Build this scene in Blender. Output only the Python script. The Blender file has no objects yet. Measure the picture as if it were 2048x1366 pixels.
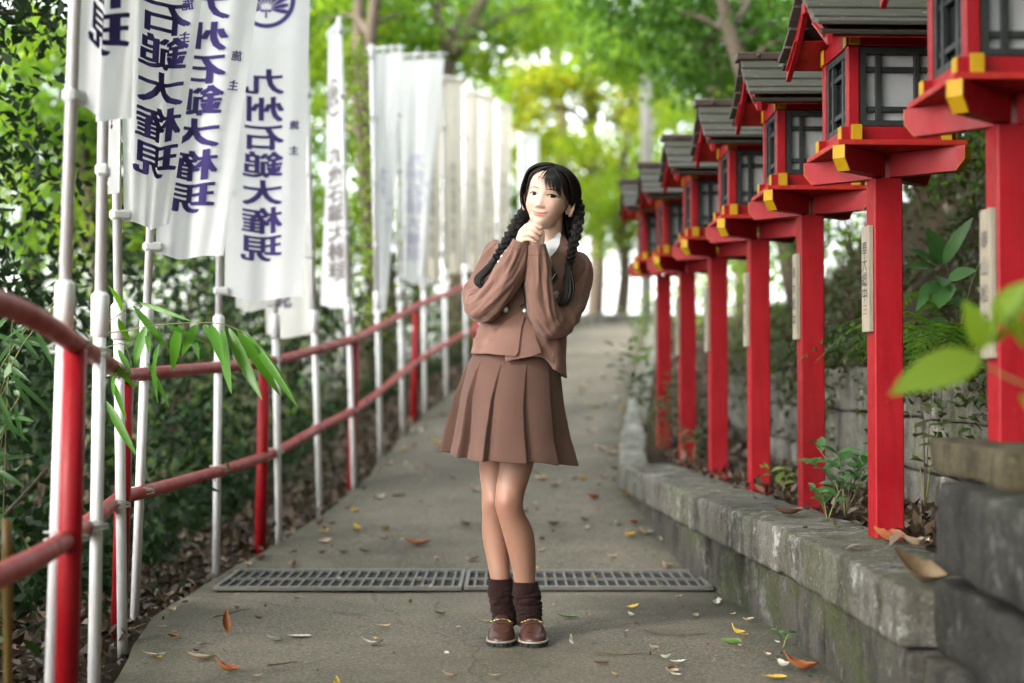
import bpy, bmesh, math, random
import numpy as np
from mathutils import Vector, Matrix, noise
R = math.radians
S = bpy.context.scene
COL = S.collection
rnd = random.Random(7)
rs = np.random.RandomState(11)

# ---------------------------------------------------------------- camera
F = 2844.0                                  # 50 mm on a 36 mm sensor, in pixels of a 2048 wide picture
CAMZ, PITCH = 0.856, R(1.25)
cam = bpy.data.cameras.new('camera'); camo = bpy.data.objects.new('camera', cam); COL.objects.link(camo)
camo.location = (0, 0, CAMZ); camo.rotation_euler = (R(90) + PITCH, 0, 0)
cam.lens = 50; cam.sensor_width = 36; cam.clip_start = 0.05; cam.clip_end = 1000
cam.dof.use_dof = True; cam.dof.focus_distance = 4.53; cam.dof.aperture_fstop = 1.5
S.camera = camo

# ---------------------------------------------------------------- sky, sun, exposure
SUN_ELEV, SUN_AZ = R(31), R(230)            # azimuth clockwise from +Y: from behind the camera, to its left
W = bpy.data.worlds.new('World'); S.world = W; W.use_nodes = True
nt = W.node_tree; bg = nt.nodes['Background']
sk = nt.nodes.new('ShaderNodeTexSky'); sk.sky_type = 'NISHITA'; sk.sun_disc = False
sk.sun_elevation = SUN_ELEV; sk.sun_rotation = SUN_AZ; sk.dust_density = 3.0; sk.air_density = 1.0
hs = nt.nodes.new('ShaderNodeHueSaturation'); hs.inputs['Saturation'].default_value = 0.25
nt.links.new(sk.outputs[0], hs.inputs['Color']); nt.links.new(hs.outputs[0], bg.inputs['Color'])
bg.inputs['Strength'].default_value = 0.15
sl = bpy.data.lights.new('sun', 'SUN'); slo = bpy.data.objects.new('sun', sl); COL.objects.link(slo)
sl.energy = 1.5; sl.angle = R(12); sl.color = (1.0, 0.95, 0.88)
sd = Vector((math.sin(SUN_AZ) * math.cos(SUN_ELEV), math.cos(SUN_AZ) * math.cos(SUN_ELEV), math.sin(SUN_ELEV)))
slo.rotation_euler = sd.to_track_quat('Z', 'Y').to_euler(); slo.location = (-6, -8, 12)
S.view_settings.view_transform = 'Standard'; S.view_settings.look = 'None'
S.view_settings.gamma = 1; S.view_settings.exposure = 2.95
S.view_settings.use_curve_mapping = False
S.render.engine = 'CYCLES'
S.cycles.use_denoising = True
S.cycles.max_bounces = 8; S.cycles.transparent_max_bounces = 12
S.cycles.caustics_reflective = False; S.cycles.caustics_refractive = False

# ---------------------------------------------------------------- helpers
def at(px, py, Y):
    """the point at depth Y that the photograph shows at (px, py)"""
    c, s = math.cos(PITCH), math.sin(PITCH)
    u = (683 - py) / F
    d = Vector(((px - 1024) / F, c - u * s, s + u * c))
    return Vector((0, 0, CAMZ)) + d * (Y / d.y)

def tag(o, label=None, cat=None, group=None, kind=None):
    if label: o['label'] = label
    if cat: o['category'] = cat
    if group: o['group'] = group
    if kind: o['kind'] = kind
    return o

def thing(name, label, cat, loc=(0, 0, 0), rz=0.0, group=None):
    o = bpy.data.objects.new(name, None); COL.objects.link(o)
    o.location = loc; o.rotation_euler = (0, 0, rz); o.empty_display_size = 0.1
    return tag(o, label, cat, group)

def link(name, me, mat=None, parent=None, loc=None):
    o = bpy.data.objects.new(name, me); COL.objects.link(o)
    if mat and not me.materials: me.materials.append(mat)
    if parent: o.parent = parent
    if loc is not None: o.location = loc
    return o

def copy_tree(o, parent=None):
    c = o.copy(); COL.objects.link(c)
    if parent: c.parent = parent; c.matrix_parent_inverse = o.matrix_parent_inverse
    for ch in [x for x in COL.objects if x.parent == o]: copy_tree(ch, c)
    return c

class MB:
    """collects pieces of ONE mesh"""
    def __init__(s): s.v = []; s.f = []
    def add(s, vs, fs):
        n = len(s.v); s.v += [tuple(p) for p in vs]; s.f += [tuple(i + n for i in f) for f in fs]
        return s
    def box(s, c, d, b=0.0, rot=None, bend=None):
        hx, hy, hz = d[0] / 2, d[1] / 2, d[2] / 2
        b = min(b, hx * .9, hy * .9, hz * .9)
        vs = []; idx = {}
        for sx in (-1, 1):
            for sy in (-1, 1):
                for sz in (-1, 1):
                    for ax in range(3):
                        p = [sx * (hx - b), sy * (hy - b), sz * (hz - b)]
                        p[ax] = (sx * hx, sy * hy, sz * hz)[ax]
                        idx[(sx, sy, sz, ax)] = len(vs); vs.append(Vector(p))
        if b <= 0:
            vs = []; cor = {}
            for sx in (-1, 1):
                for sy in (-1, 1):
                    for sz in (-1, 1):
                        cor[(sx, sy, sz)] = len(vs); vs.append(Vector((sx * hx, sy * hy, sz * hz)))
            for key in idx: idx[key] = cor[key[:3]]
        fs = []
        I = lambda a, bb, cc, ax: idx[(a, bb, cc, ax)]
        for q in (-1, 1):
            f = [I(q, -1, -1, 0), I(q, 1, -1, 0), I(q, 1, 1, 0), I(q, -1, 1, 0)]; fs.append(f if q > 0 else f[::-1])
            f = [I(-1, q, -1, 1), I(-1, q, 1, 1), I(1, q, 1, 1), I(1, q, -1, 1)]; fs.append(f if q > 0 else f[::-1])
            f = [I(-1, -1, q, 2), I(1, -1, q, 2), I(1, 1, q, 2), I(-1, 1, q, 2)]; fs.append(f if q > 0 else f[::-1])
        if b > 0:
            for p in (-1, 1):
                for q in (-1, 1):
                    fs.append([I(p, q, -1, 0), I(p, q, 1, 0), I(p, q, 1, 1), I(p, q, -1, 1)][::(-1 if p * q > 0 else 1)][::-1])
                    fs.append([I(p, -1, q, 0), I(p, 1, q, 0), I(p, 1, q, 2), I(p, -1, q, 2)][::(1 if p * q > 0 else -1)][::-1])
                    fs.append([I(-1, p, q, 1), I(1, p, q, 1), I(1, p, q, 2), I(-1, p, q, 2)][::(-1 if p * q > 0 else 1)][::-1])
            for a in (-1, 1):
                for bb in (-1, 1):
                    for cc in (-1, 1):
                        f = [I(a, bb, cc, 0), I(a, bb, cc, 1), I(a, bb, cc, 2)]
                        fs.append(f if a * bb * cc > 0 else f[::-1])
        c = Vector(c)
        out = []
        for p in vs:
            if rot is not None: p = rot @ p
            p = p + c
            out.append(bend(p) if bend else p)
        return s.add(out, fs)
    def tube(s, pts, rad, n=10, flat=1.0, cap=True, up=Vector((0, 0, 1))):
        pts = [Vector(p) for p in pts]
        if not hasattr(rad, '__len__'): rad = [rad] * len(pts)
        T = []
        for i in range(len(pts)):
            t = (pts[min(i + 1, len(pts) - 1)] - pts[max(i - 1, 0)])
            T.append(t.normalized() if t.length > 1e-9 else Vector((0, 0, 1)))
        u = up - up.dot(T[0]) * T[0]
        if u.length < 1e-3:
            u = Vector((1, 0, 0)) - T[0].x * T[0]
        u.normalize()
        vs = []; fs = []
        for i, p in enumerate(pts):
            u = u - u.dot(T[i]) * T[i]; u.normalize()
            w = T[i].cross(u)
            for k in range(n):
                a = 2 * math.pi * k / n
                vs.append(p + (u * math.cos(a) * flat + w * math.sin(a)) * rad[i])
        for i in range(len(pts) - 1):
            for k in range(n):
                fs.append((i * n + k, i * n + (k + 1) % n, (i + 1) * n + (k + 1) % n, (i + 1) * n + k))
        if cap:
            fs.append(tuple(range(n))[::-1]); fs.append(tuple((len(pts) - 1) * n + k for k in range(n)))
        return s.add(vs, fs)
    def loft(s, rings, close=True, cap=True):
        n = len(rings[0]); vs = [p for r in rings for p in r]; fs = []
        for i in range(len(rings) - 1):
            for k in range(n if close else n - 1):
                k2 = (k + 1) % n
                fs.append((i * n + k, i * n + k2, (i + 1) * n + k2, (i + 1) * n + k))
        if cap:
            fs.append(tuple(range(n))[::-1]); fs.append(tuple((len(rings) - 1) * n + k for k in range(n)))
        return s.add(vs, fs)
    def ball(s, c, r, n=12, m=8, rot=None):
        c = Vector(c); r = r if hasattr(r, '__len__') else (r, r, r)
        rings = []
        for i in range(m + 1):
            ph = -math.pi / 2 + math.pi * i / m
            ph = max(-1.5, min(1.5, ph))
            ring = []
            for k in range(n):
                a = 2 * math.pi * k / n
                p = Vector((r[0] * math.cos(ph) * math.cos(a), r[1] * math.cos(ph) * math.sin(a), r[2] * math.sin(ph)))
                if rot is not None: p = rot @ p
                ring.append(c + p)
            rings.append(ring)
        return s.loft(rings)
    def mesh(s, name, smooth=False, off=None):
        me = bpy.data.meshes.new(name)
        vs = s.v if off is None else [(p[0] - off[0], p[1] - off[1], p[2] - off[2]) for p in s.v]
        me.from_pydata(vs, [], s.f); me.validate(); me.update()
        if smooth: me.polygons.foreach_set('use_smooth', [True] * len(me.polygons))
        return me
    def build(s, name, mat, parent=None, smooth=False, off=None, loc=None):
        return link(name, s.mesh(name, smooth, off), mat, parent, loc)

def np_mesh(name, V, Q, smooth=False):
    """mesh of equal-sided faces from arrays"""
    me = bpy.data.meshes.new(name); V = np.ascontiguousarray(V, dtype=np.float32); Q = np.ascontiguousarray(Q, dtype=np.int32)
    k = Q.shape[1]
    me.vertices.add(len(V)); me.vertices.foreach_set('co', V.ravel())
    me.loops.add(Q.size); me.loops.foreach_set('vertex_index', Q.ravel())
    me.polygons.add(len(Q)); me.polygons.foreach_set('loop_start', np.arange(0, Q.size, k, dtype=np.int32))
    me.polygons.foreach_set('loop_total', np.full(len(Q), k, dtype=np.int32))
    me.update(calc_edges=True)
    if smooth: me.polygons.foreach_set('use_smooth', np.ones(len(Q), dtype=bool))
    return me

def interp(x, xs, ys): return float(np.interp(x, xs, ys))

def spline(pts, n):
    """Catmull-Rom through pts, n samples"""
    P = [np.array(p, float) for p in pts]; P = [2 * P[0] - P[1]] + P + [2 * P[-1] - P[-2]]
    out = []; m = len(P) - 3
    for i in range(n):
        t = i / (n - 1) * m; k = min(int(t), m - 1); t -= k
        a, b, c, d = P[k:k + 4]
        out.append(0.5 * ((2 * b) + (-a + c) * t + (2 * a - 5 * b + 4 * c - d) * t * t + (-a + 3 * b - 3 * c + d) * t ** 3))
    return out

# ---------------------------------------------------------------- materials
def srgb(r, g, b):
    f = lambda c: (c / 255 / 12.92) if c / 255 <= 0.04045 else ((c / 255 + 0.055) / 1.055) ** 2.4
    return (f(r), f(g), f(b))

class M:
    """a Principled material and its nodes"""
    def __init__(s, name, rough=0.6, spec=0.4, metal=0.0):
        s.m = bpy.data.materials.new(name); s.m.use_nodes = True; s.t = s.m.node_tree
        s.b = s.t.nodes['Principled BSDF']; s.b.inputs['Roughness'].default_value = rough
        s.b.inputs['Specular IOR Level'].default_value = spec; s.b.inputs['Metallic'].default_value = metal
        s.tc = None
    def n(s, kind, **kw):
        nd = s.t.nodes.new(kind)
        for k, v in kw.items():
            if k in nd.inputs.keys(): nd.inputs[k].default_value = v
            else: setattr(nd, k, v)
        return nd
    def l(s, a, b): s.t.links.new(a, b)
    def co(s, scale=None, space='Object'):
        if not s.tc: s.tc = s.n('ShaderNodeTexCoord')
        o = s.tc.outputs[space]
        if scale:
            mp = s.n('ShaderNodeMapping'); mp.inputs['Scale'].default_value = scale; s.l(o, mp.inputs[0]); o = mp.outputs[0]
        return o
    def noise(s, scale, detail=4, rough=0.6, stretch=None, space='Object'):
        nd = s.n('ShaderNodeTexNoise', Scale=scale, Detail=detail, Roughness=rough)
        s.l(s.co(stretch, space), nd.inputs['Vector']); return nd.outputs['Fac']
    def ramp(s, fac, stops):
        r = s.n('ShaderNodeValToRGB'); e = r.color_ramp.elements
        while len(e) < len(stops): e.new(0.5)
        for el, (p, c) in zip(e, stops):
            el.position = p; el.color = (*c, 1) if len(c) == 3 else c
        s.l(fac, r.inputs[0]); return r.outputs[0]
    def mix(s, fac, a, b, mode='MIX'):
        x = s.n('ShaderNodeMix', data_type='RGBA', blend_type=mode)
        for sock, val in ((x.inputs[0], fac), (x.inputs[6], a), (x.inputs[7], b)):
            if isinstance(val, bpy.types.NodeSocket): s.l(val, sock)
            elif isinstance(val, (int, float)): sock.default_value = val
            else: sock.default_value = (*val, 1)
        return x.outputs[2]
    def color(s, c):
        if isinstance(c, bpy.types.NodeSocket): s.l(c, s.b.inputs['Base Color'])
        else: s.b.inputs['Base Color'].default_value = (*c, 1)
        return s
    def bump(s, h, strength=0.3, dist=0.01, prev=None):
        b = s.n('ShaderNodeBump', Strength=strength, Distance=dist); s.l(h, b.inputs['Height'])
        if prev: s.l(prev, b.inputs['Normal'])
        s.l(b.outputs[0], s.b.inputs['Normal']); return b.outputs[0]

def g3(v): return (v, v, v)

def paint(name, base, worn, rough=0.38, amt=0.55, chip=None):
    """old brushed paint: uneven tone, streaks down the grain, chips"""
    m = M(name, rough, .25)
    c = m.mix(m.ramp(m.noise(6, 5, .6), [(.35, g3(0)), (.7, g3(1))]), base, worn)
    c = m.mix(m.ramp(m.noise(30, 3, .6, (1, 1, .12)), [(.45, g3(0)), (.75, g3(amt))]), c, tuple(x * .62 for x in base))
    c = m.mix(m.ramp(m.noise(3.5, 6, .7, (1, 1, .25)), [(.52, g3(0)), (.72, g3(.45))]), c, tuple(min(1, x * 1.25 + .03) for x in base))
    if chip: c = m.mix(m.ramp(m.noise(42, 6, .7), [(.66, g3(0)), (.685, g3(1))]), c, chip)
    m.color(c)
    r = m.ramp(m.noise(14, 4), [(.3, g3(rough - .08)), (.7, g3(rough + .2))]); m.l(r, m.b.inputs['Roughness'])
    m.bump(m.noise(70, 4, .6, (1, 1, .2)), .15, .004)
    return m.m

RED = paint('red_paint', (.26, .0035, .0095), (.30, .007, .012), .42, .5, (.25, .03, .016))
REDB = paint('red_weathered_board', (.38, .012, .016), (.36, .035, .02), .5, .8, (.12, .03, .02))
REDRAIL = paint('red_rail_paint', (.33, .024, .024), (.38, .075, .066), .45, .5, (.48, .27, .24))
YEL = paint('yellow_paint', (.46, .265, .006), (.40, .22, .008), .45, .3, (.4, .28, .06))
BLK = paint('black_frame', (.016, .018, .02), (.03, .033, .034), .45, .3)
m = M('roof_board', .75); wv = m.noise(90, 4, .6, (.12, 1, 1))
c = m.mix(m.noise(7, 5, .65), (.05, .048, .04), (.105, .104, .088)); c = m.mix(m.ramp(wv, [(.4, g3(0)), (.7, g3(.7))]), c, (.04, .036, .028))
c = m.mix(m.ramp(m.noise(38, 3, .5), [(.69, g3(0)), (.72, g3(.8))]), c, (.34, .36, .32)); m.color(c); m.bump(wv, .35, .004); ROOF = m.m
m = M('ridge_metal', .5); m.color(m.mix(m.noise(12, 5), (.045, .028, .024), (.09, .06, .052))); m.bump(m.noise(40), .1, .003); RIDGE = m.m
m = M('paper_pane', .6); m.color(m.mix(m.noise(30, 4), (.25, .255, .275), (.32, .325, .345))); PANE = m.m
m = M('bare_wood', .8); wv = m.noise(60, 5, .6, (1, 1, .06)); m.color(m.mix(wv, (.19, .16, .12), (.38, .335, .27))); m.bump(wv, .3, .003); WOOD = m.m
m = M('ink', .7); m.color((.035, .03, .03)); INK = m.m

def stone(name, a, b, dark, lichen, moss=0.0, sc=1.0):
    m = M(name, .9, .25)
    big = m.noise(3 * sc, 6, .65); c = m.mix(m.ramp(big, [(.3, g3(0)), (.7, g3(1))]), a, b)
    c = m.mix(m.ramp(m.noise(9 * sc, 6, .7, (1, 1, .35)), [(.46, g3(0)), (.62, g3(.85))]), c, dark)
    c = m.mix(m.ramp(m.noise(5 * sc, 8, .8), [(.56, g3(0)), (.63, g3(.75))]), c, lichen)
    if moss: c = m.mix(m.ramp(m.noise(2.2 * sc, 6, .7), [(.5, g3(0)), (.66, g3(moss))]), c, (.05, .06, .018))
    c = m.mix(m.ramp(m.noise(55 * sc, 6, .8), [(.52, g3(0)), (.66, g3(.65))]), c, tuple(x * .35 for x in a))
    c = m.mix(m.ramp(m.noise(75 * sc, 5, .8), [(.57, g3(0)), (.68, g3(.6))]), c, lichen)
    m.color(c)
    n1 = m.bump(m.noise(28, 8, .75), .7, .012); m.bump(m.noise(150, 4, .7), .35, .003, n1)
    return m.m
COPING = stone('coping_stone', (.085, .077, .064), (.150, .139, .122), (.03, .027, .022), (.40, .40, .385), .55)
BLOCK = stone('wall_block', (.04, .036, .03), (.075, .068, .06), (.014, .013, .011), (.17, .17, .16), .85)
BLOCK2 = stone('upper_wall_block', (.11, .105, .088), (.19, .18, .155), (.022, .021, .017), (.34, .34, .31), .6)
PED = stone('pedestal_stone', (.02, .019, .016), (.042, .040, .035), (.009, .009, .008), (.14, .14, .132), .4)
SLAB = stone('mossy_slab', (.045, .037, .02), (.105, .085, .05), (.015, .012, .007), (.18, .16, .1), .7)
KERB = stone('kerb_stone', (.17, .165, .145), (.26, .255, .23), (.07, .07, .055), (.42, .42, .40), .5)

# concrete of the path
m = M('path_concrete', .85, .3)
c = m.mix(m.ramp(m.noise(.9, 7, .65), [(.35, g3(0)), (.68, g3(1))]), (.075, .063, .047), (.150, .127, .095))
c = m.mix(m.ramp(m.noise(2.6, 7, .7), [(.5, g3(0)), (.66, g3(.6))]), c, (.055, .06, .03))
c = m.mix(m.ramp(m.noise(85, 4, .75), [(.48, g3(0)), (.66, g3(.9))]), c, (.25, .225, .185))
c = m.mix(m.ramp(m.noise(110, 4, .75), [(.58, g3(0)), (.74, g3(.85))]), c, (.03, .027, .024))
c = m.mix(m.ramp(m.noise(14, 7, .75), [(.56, g3(0)), (.66, g3(.6))]), c, (.05, .042, .032))
c = m.mix(m.ramp(m.noise(.55, 5, .6), [(.50, g3(0)), (.60, g3(.62))]), c, (.046, .042, .03))
c = m.mix(m.ramp(m.noise(55, 4, .6), [(.62, g3(0)), (.66, g3(.6))]), c, (.24, .22, .18))
vo = m.n('ShaderNodeTexVoronoi', Scale=.75, feature='DISTANCE_TO_EDGE'); 
wn = m.n('ShaderNodeTexNoise', Scale=5, Detail=6); m.l(m.co(), wn.inputs['Vector'])
m.l(m.mix(.12, m.co(), wn.outputs['Color']), vo.inputs['Vector'])
crk = m.ramp(vo.outputs['Distance'], [(.0, g3(.5)), (.0035, g3(0))])
c = m.mix(crk, c, (.03, .027, .024))
# damp, mossy margins along both edges (vertex attribute: distance from the edge)
at_ = m.n('ShaderNodeAttribute', attribute_name='edge')
mo = m.n('ShaderNodeMath', operation='MULTIPLY'); m.l(at_.outputs['Fac'], mo.inputs[0]); m.l(m.ramp(m.noise(4, 6, .7), [(.3, g3(.2)), (.65, g3(1))]), mo.inputs[1])
c = m.mix(mo.outputs[0], c, (.035, .037, .022)); m.color(c)
n1 = m.bump(m.noise(190, 3, .7), .5, .004); m.bump(m.noise(22, 6, .7), .3, .01, n1); CONC = m.m

m = M('soil', .95, .1)
c = m.mix(m.ramp(m.noise(5, 8, .7), [(.3, g3(0)), (.7, g3(1))]), (.022, .016, .011), (.07, .05, .033))
c = m.mix(m.ramp(m.noise(1.1, 5, .6), [(.45, g3(0)), (.65, g3(.7))]), c, (.03, .036, .014)); m.color(c)
m.bump(m.noise(30, 8, .75), 1, .03); SOIL = m.m

def leaf_mat(name, cols, trans=.4, rough=.45, spec=.35, tcol=1.5):
    """leaves: each its own tint, light coming through"""
    m = M(name, rough, spec)
    gm = m.n('ShaderNodeNewGeometry')
    stops = [((i + .5) / len(cols), c) for i, c in enumerate(cols)]
    c = m.ramp(gm.outputs['Random Per Island'], stops)
    m.color(c)
    if trans:
        tr = m.n('ShaderNodeBsdfTranslucent'); mx = m.n('ShaderNodeMixShader'); mx.inputs[0].default_value = trans
        hv = m.n('ShaderNodeHueSaturation'); hv.inputs['Hue'].default_value = .485; hv.inputs['Saturation'].default_value = 1.1; hv.inputs['Value'].default_value = tcol
        m.l(c, hv.inputs['Color']); m.l(hv.outputs[0], tr.inputs['Color'])
        m.l(m.b.outputs[0], mx.inputs[1]); m.l(tr.outputs[0], mx.inputs[2])
        m.l(mx.outputs[0], m.t.nodes['Material Output'].inputs['Surface'])
    return m.m
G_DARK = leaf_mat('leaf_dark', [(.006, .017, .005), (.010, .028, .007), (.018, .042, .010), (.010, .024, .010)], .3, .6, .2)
G_MID = leaf_mat('leaf_mid', [(.035, .085, .012), (.055, .13, .018), (.08, .16, .02), (.10, .17, .02)], .5, rough=.6, spec=.12, tcol=2.2)
G_DEEP = leaf_mat('leaf_deep', [(.018, .05, .008), (.028, .075, .010), (.04, .10, .014)], .45, rough=.6, spec=.12, tcol=1.8)
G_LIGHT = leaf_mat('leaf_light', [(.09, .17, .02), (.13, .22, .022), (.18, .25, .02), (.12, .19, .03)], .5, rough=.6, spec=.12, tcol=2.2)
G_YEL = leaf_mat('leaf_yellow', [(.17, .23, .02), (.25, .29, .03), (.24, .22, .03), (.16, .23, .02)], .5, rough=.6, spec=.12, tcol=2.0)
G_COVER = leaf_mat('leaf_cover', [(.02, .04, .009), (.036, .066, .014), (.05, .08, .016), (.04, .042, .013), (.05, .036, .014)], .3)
G_PLANT = leaf_mat('leaf_plant', [(.03, .09, .03), (.045, .115, .035), (.06, .14, .035)], .3, .35)
G_BAMBOO = leaf_mat('leaf_bamboo', [(.035, .12, .012), (.05, .16, .016), (.07, .2, .02), (.09, .2, .03)], .4, .35)
G_FRESH = leaf_mat('leaf_fresh', [(.19, .31, .035), (.16, .26, .025), (.24, .33, .06)], .45, .4)
LITTER = leaf_mat('leaf_litter', [(.03, .018, .010), (.06, .037, .02), (.09, .06, .036), (.15, .11, .075), (.045, .024, .014)], 0)
m = M('bark', .9, .15); wv = m.noise(9, 7, .7, (1, 1, .22)); m.color(m.mix(wv, (.025, .019, .014), (.12, .095, .07))); m.bump(wv, .9, .03); BARK = m.m
m = M('stem_green', .6); m.color((.16, .17, .06)); STEM = m.m
m = M('stem_brown', .8); m.color((.07, .05, .03)); STEMB = m.m
m = M('yellow_bamboo', .45); m.color(m.mix(m.noise(8, 5, .6, (1, 1, .2)), (.07, .04, .008), (.16, .095, .014))); YBAM = m.m
m = M('white_pole', .3, .45); c = m.mix(m.ramp(m.noise(11, 5, .6, (1, 1, .15)), [(.4, g3(0)), (.75, g3(.8))]), (.74, .74, .78), (.55, .55, .56))
c = m.mix(m.ramp(m.noise(45, 5, .7), [(.68, g3(0)), (.72, g3(.7))]), c, (.2, .18, .15)); m.color(c); POLE = m.m
m = M('galvanised_grate', .5, .5, .35); m.color(m.mix(m.noise(15, 5), (.085, .083, .076), (.185, .18, .165))); GRATE = m.m
m = M('drain_dark', .9); m.color((.02, .02, .018)); DRAIN = m.m
m = M('utility_concrete', .85); m.color(m.mix(m.noise(4, 5), (.26, .25, .23), (.36, .35, .33))); UPOLE = m.m
# ================================================================ THE SETTING
def zc(y): return interp(y, [6, 6.7, 7.76, 8.5, 9.5, 10.6, 11.6, 12.5, 16, 19.6, 21, 300], [0, .03, .095, .17, .30, .42, .55, .67, 1.08, 1.48, 1.50, 1.50])
def xl(y): return interp(y, [-8, 2, 3.9, 5, 6, 6.7, 7.76, 8.5, 9.5, 10.6, 11.6, 12.5, 14.5, 17, 19.6, 30], [-.9, -1.0, -1.09, -1.26, -1.24, -1.13, -1.01, -.92, -.85, -.77, -.67, -.54, -.2, .3, .85, 3])
def xr(y): return interp(y, [-8, 2, 3.9, 4.4, 5.43, 6.3, 7, 7.9, 8.4, 10, 13, 16, 19.6, 30], [1.0, .95, .905, .885, .79, .71, .66, .60, .63, .79, 1.14, 1.5, 1.95, 4.5])
def pathz(x, y):
    t = (x - xl(y)) / (xr(y) - xl(y))
    return zc(y) + .10 * min(1, max(0, (y - 6) / 2)) * min(1.2, max(-.2, t))
LEDGE = .34
def ledgez(y): return max(LEDGE, zc(y) + .16)
def xw(y): return interp(y, [-8, 3, 7, 10, 13, 19, 40], [1.62, 1.6, 1.55, 1.55, 1.9, 2.9, 8])
def walltop(y): return interp(y, [0, 10, 10.8, 14, 20], [.88, .88, .86, 1.1, 1.8])
def ground(x, y):
    a, b = xl(y), xr(y)
    if x < a:
        d = a - x
        z = zc(min(y, 21)) - .05 - .10 * min(d, .5) - .5 * max(0, d - .5)
        return max(z, -2.6) + .05 * noise.noise((x * 1.3, y * 1.3, 0)) * min(1, d * 3)
    if x <= b + .1: return pathz(x, y) - .07
    w = xw(y)
    if x < w + .12:
        if y > 20: return pathz(x, y) - .03
        return (ledgez(y) if y > 3.2 else .4) - .02 + .02 * noise.noise((x * 5, y * 5, 3))
    s = interp(y, [0, 9, 13, 18], [1.2, 1.2, .6, .12])
    d = x - w - .12
    z = (walltop(y) if y < 20 else 1.75) - .02 + s * min(d, 4) + .12 * min(max(d - 4, 0), 30)
    return z + .09 * noise.noise((x * 1.4, y * 1.4, 5)) * min(1, d * 3)
xs = sorted(set([round(-3 + .09 * i, 3) for i in range(80)] + [-400, -200, -100, -60, -40, -28, -20, -15, -11, -8, -6.5, -5.5, -4.8, -4.2, -3.6, 4.6, 5.2, 6, 7, 8.5, 11, 15, 20, 28, 40, 60, 100, 200, 400]))
ys = sorted(set([round(1 + .14 * i, 3) for i in range(146)] + [-300, -100, -50, -25, -12, -6, -3, -1, 0, 22.5, 24, 27, 31, 36, 42, 50, 60, 80, 120, 200, 400]))
V = np.array([(x, y, ground(x, y)) for y in ys for x in xs]); nx = len(xs)
Q = [(j * nx + i, j * nx + i + 1, (j + 1) * nx + i + 1, (j + 1) * nx + i) for j in range(len(ys) - 1) for i in range(nx - 1)]
tag(link('ground', np_mesh('ground', V, Q, True), SOIL), kind='structure')

# the concrete path, a sheet with a small thickness at its edges
ys = [-7 + .25 * i for i in range(52)] + [6 + .12 * i for i in range(128)] + [21.5, 23, 26, 30]
rows = []; edge = []
N = 26
for y in ys:
    a, b = xl(y), xr(y) + .05
    wob = .025 * noise.noise((y * 2.1, 1, 0)) + .012 * noise.noise((y * 7, 4, 0))
    for i in range(N + 1):
        t = i / N; x = a + wob + (b - a - wob) * t
        rows.append((x, y, pathz(x, y) + .006 * noise.noise((x * 1.5, y * 1.5, 9))))
        edge.append(max(0, 1 - min(x - a, b - .05 - x) / .22) * .9)
n = N + 1; Q = [(j * n + i, j * n + i + 1, (j + 1) * n + i + 1, (j + 1) * n + i) for j in range(len(ys) - 1) for i in range(N)]
k0 = len(rows)
for j, y in enumerate(ys):                                    # left edge face of the slab
    p = rows[j * n]; rows.append((p[0] - .015, p[1], p[2] - .12)); edge.append(1)
Q += [(j * n, (j + 1) * n, k0 + j + 1, k0 + j) for j in range(len(ys) - 1)]
me = np_mesh('path', np.array(rows), Q, True)
a = me.attributes.new('edge', 'FLOAT', 'POINT'); a.data.foreach_set('value', edge)
# leave the drain channel open: faces under the gratings go
bm = bmesh.new(); bm.from_mesh(me)
bmesh.ops.recalc_face_normals(bm, faces=bm.faces); bm.to_mesh(me); bm.free()
tag(link('path', me, CONC), kind='structure')

# ---------------------------------------------------------------- drain gratings across the path
def make_grate(x0, x1, y0, y1, label):
    g = thing('drain_grate', label, 'drain grate', ((x0 + x1) / 2, (y0 + y1) / 2, 0.004), 0, 'drain gratings across the path')
    w, d = x1 - x0, y1 - y0
    MB().box((0, 0, .002), (w - .02, d - .02, .003)).build('channel', DRAIN, g)
    f = MB()
    for s in (-1, 1):
        f.box((0, s * (d / 2 - .012), .011), (w, .024, .016), .002)
        f.box((s * (w / 2 - .008), 0, .011), (.016, d - .05, .015), .002)
    f.build('frame', GRATE, g)
    nb = 24; b = MB()
    for i in range(1, nb): b.box((-w / 2 + w * i / nb, 0, .010), (.009, d - .048, .006), .001)
    b.box((0, 0, .0105), (w - .03, .014, .012), .001)
    o = b.build('bars', GRATE, g); o['kind'] = 'stuff'
    return g
make_grate(-1.165, -.195, 5.55, 6.06, 'galvanised drain grating across the path, left of the woman\'s legs')
make_grate(-.188, .785, 5.56, 6.04, 'galvanised drain grating across the path, passing behind the woman\'s legs to the stone ledge')

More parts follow.
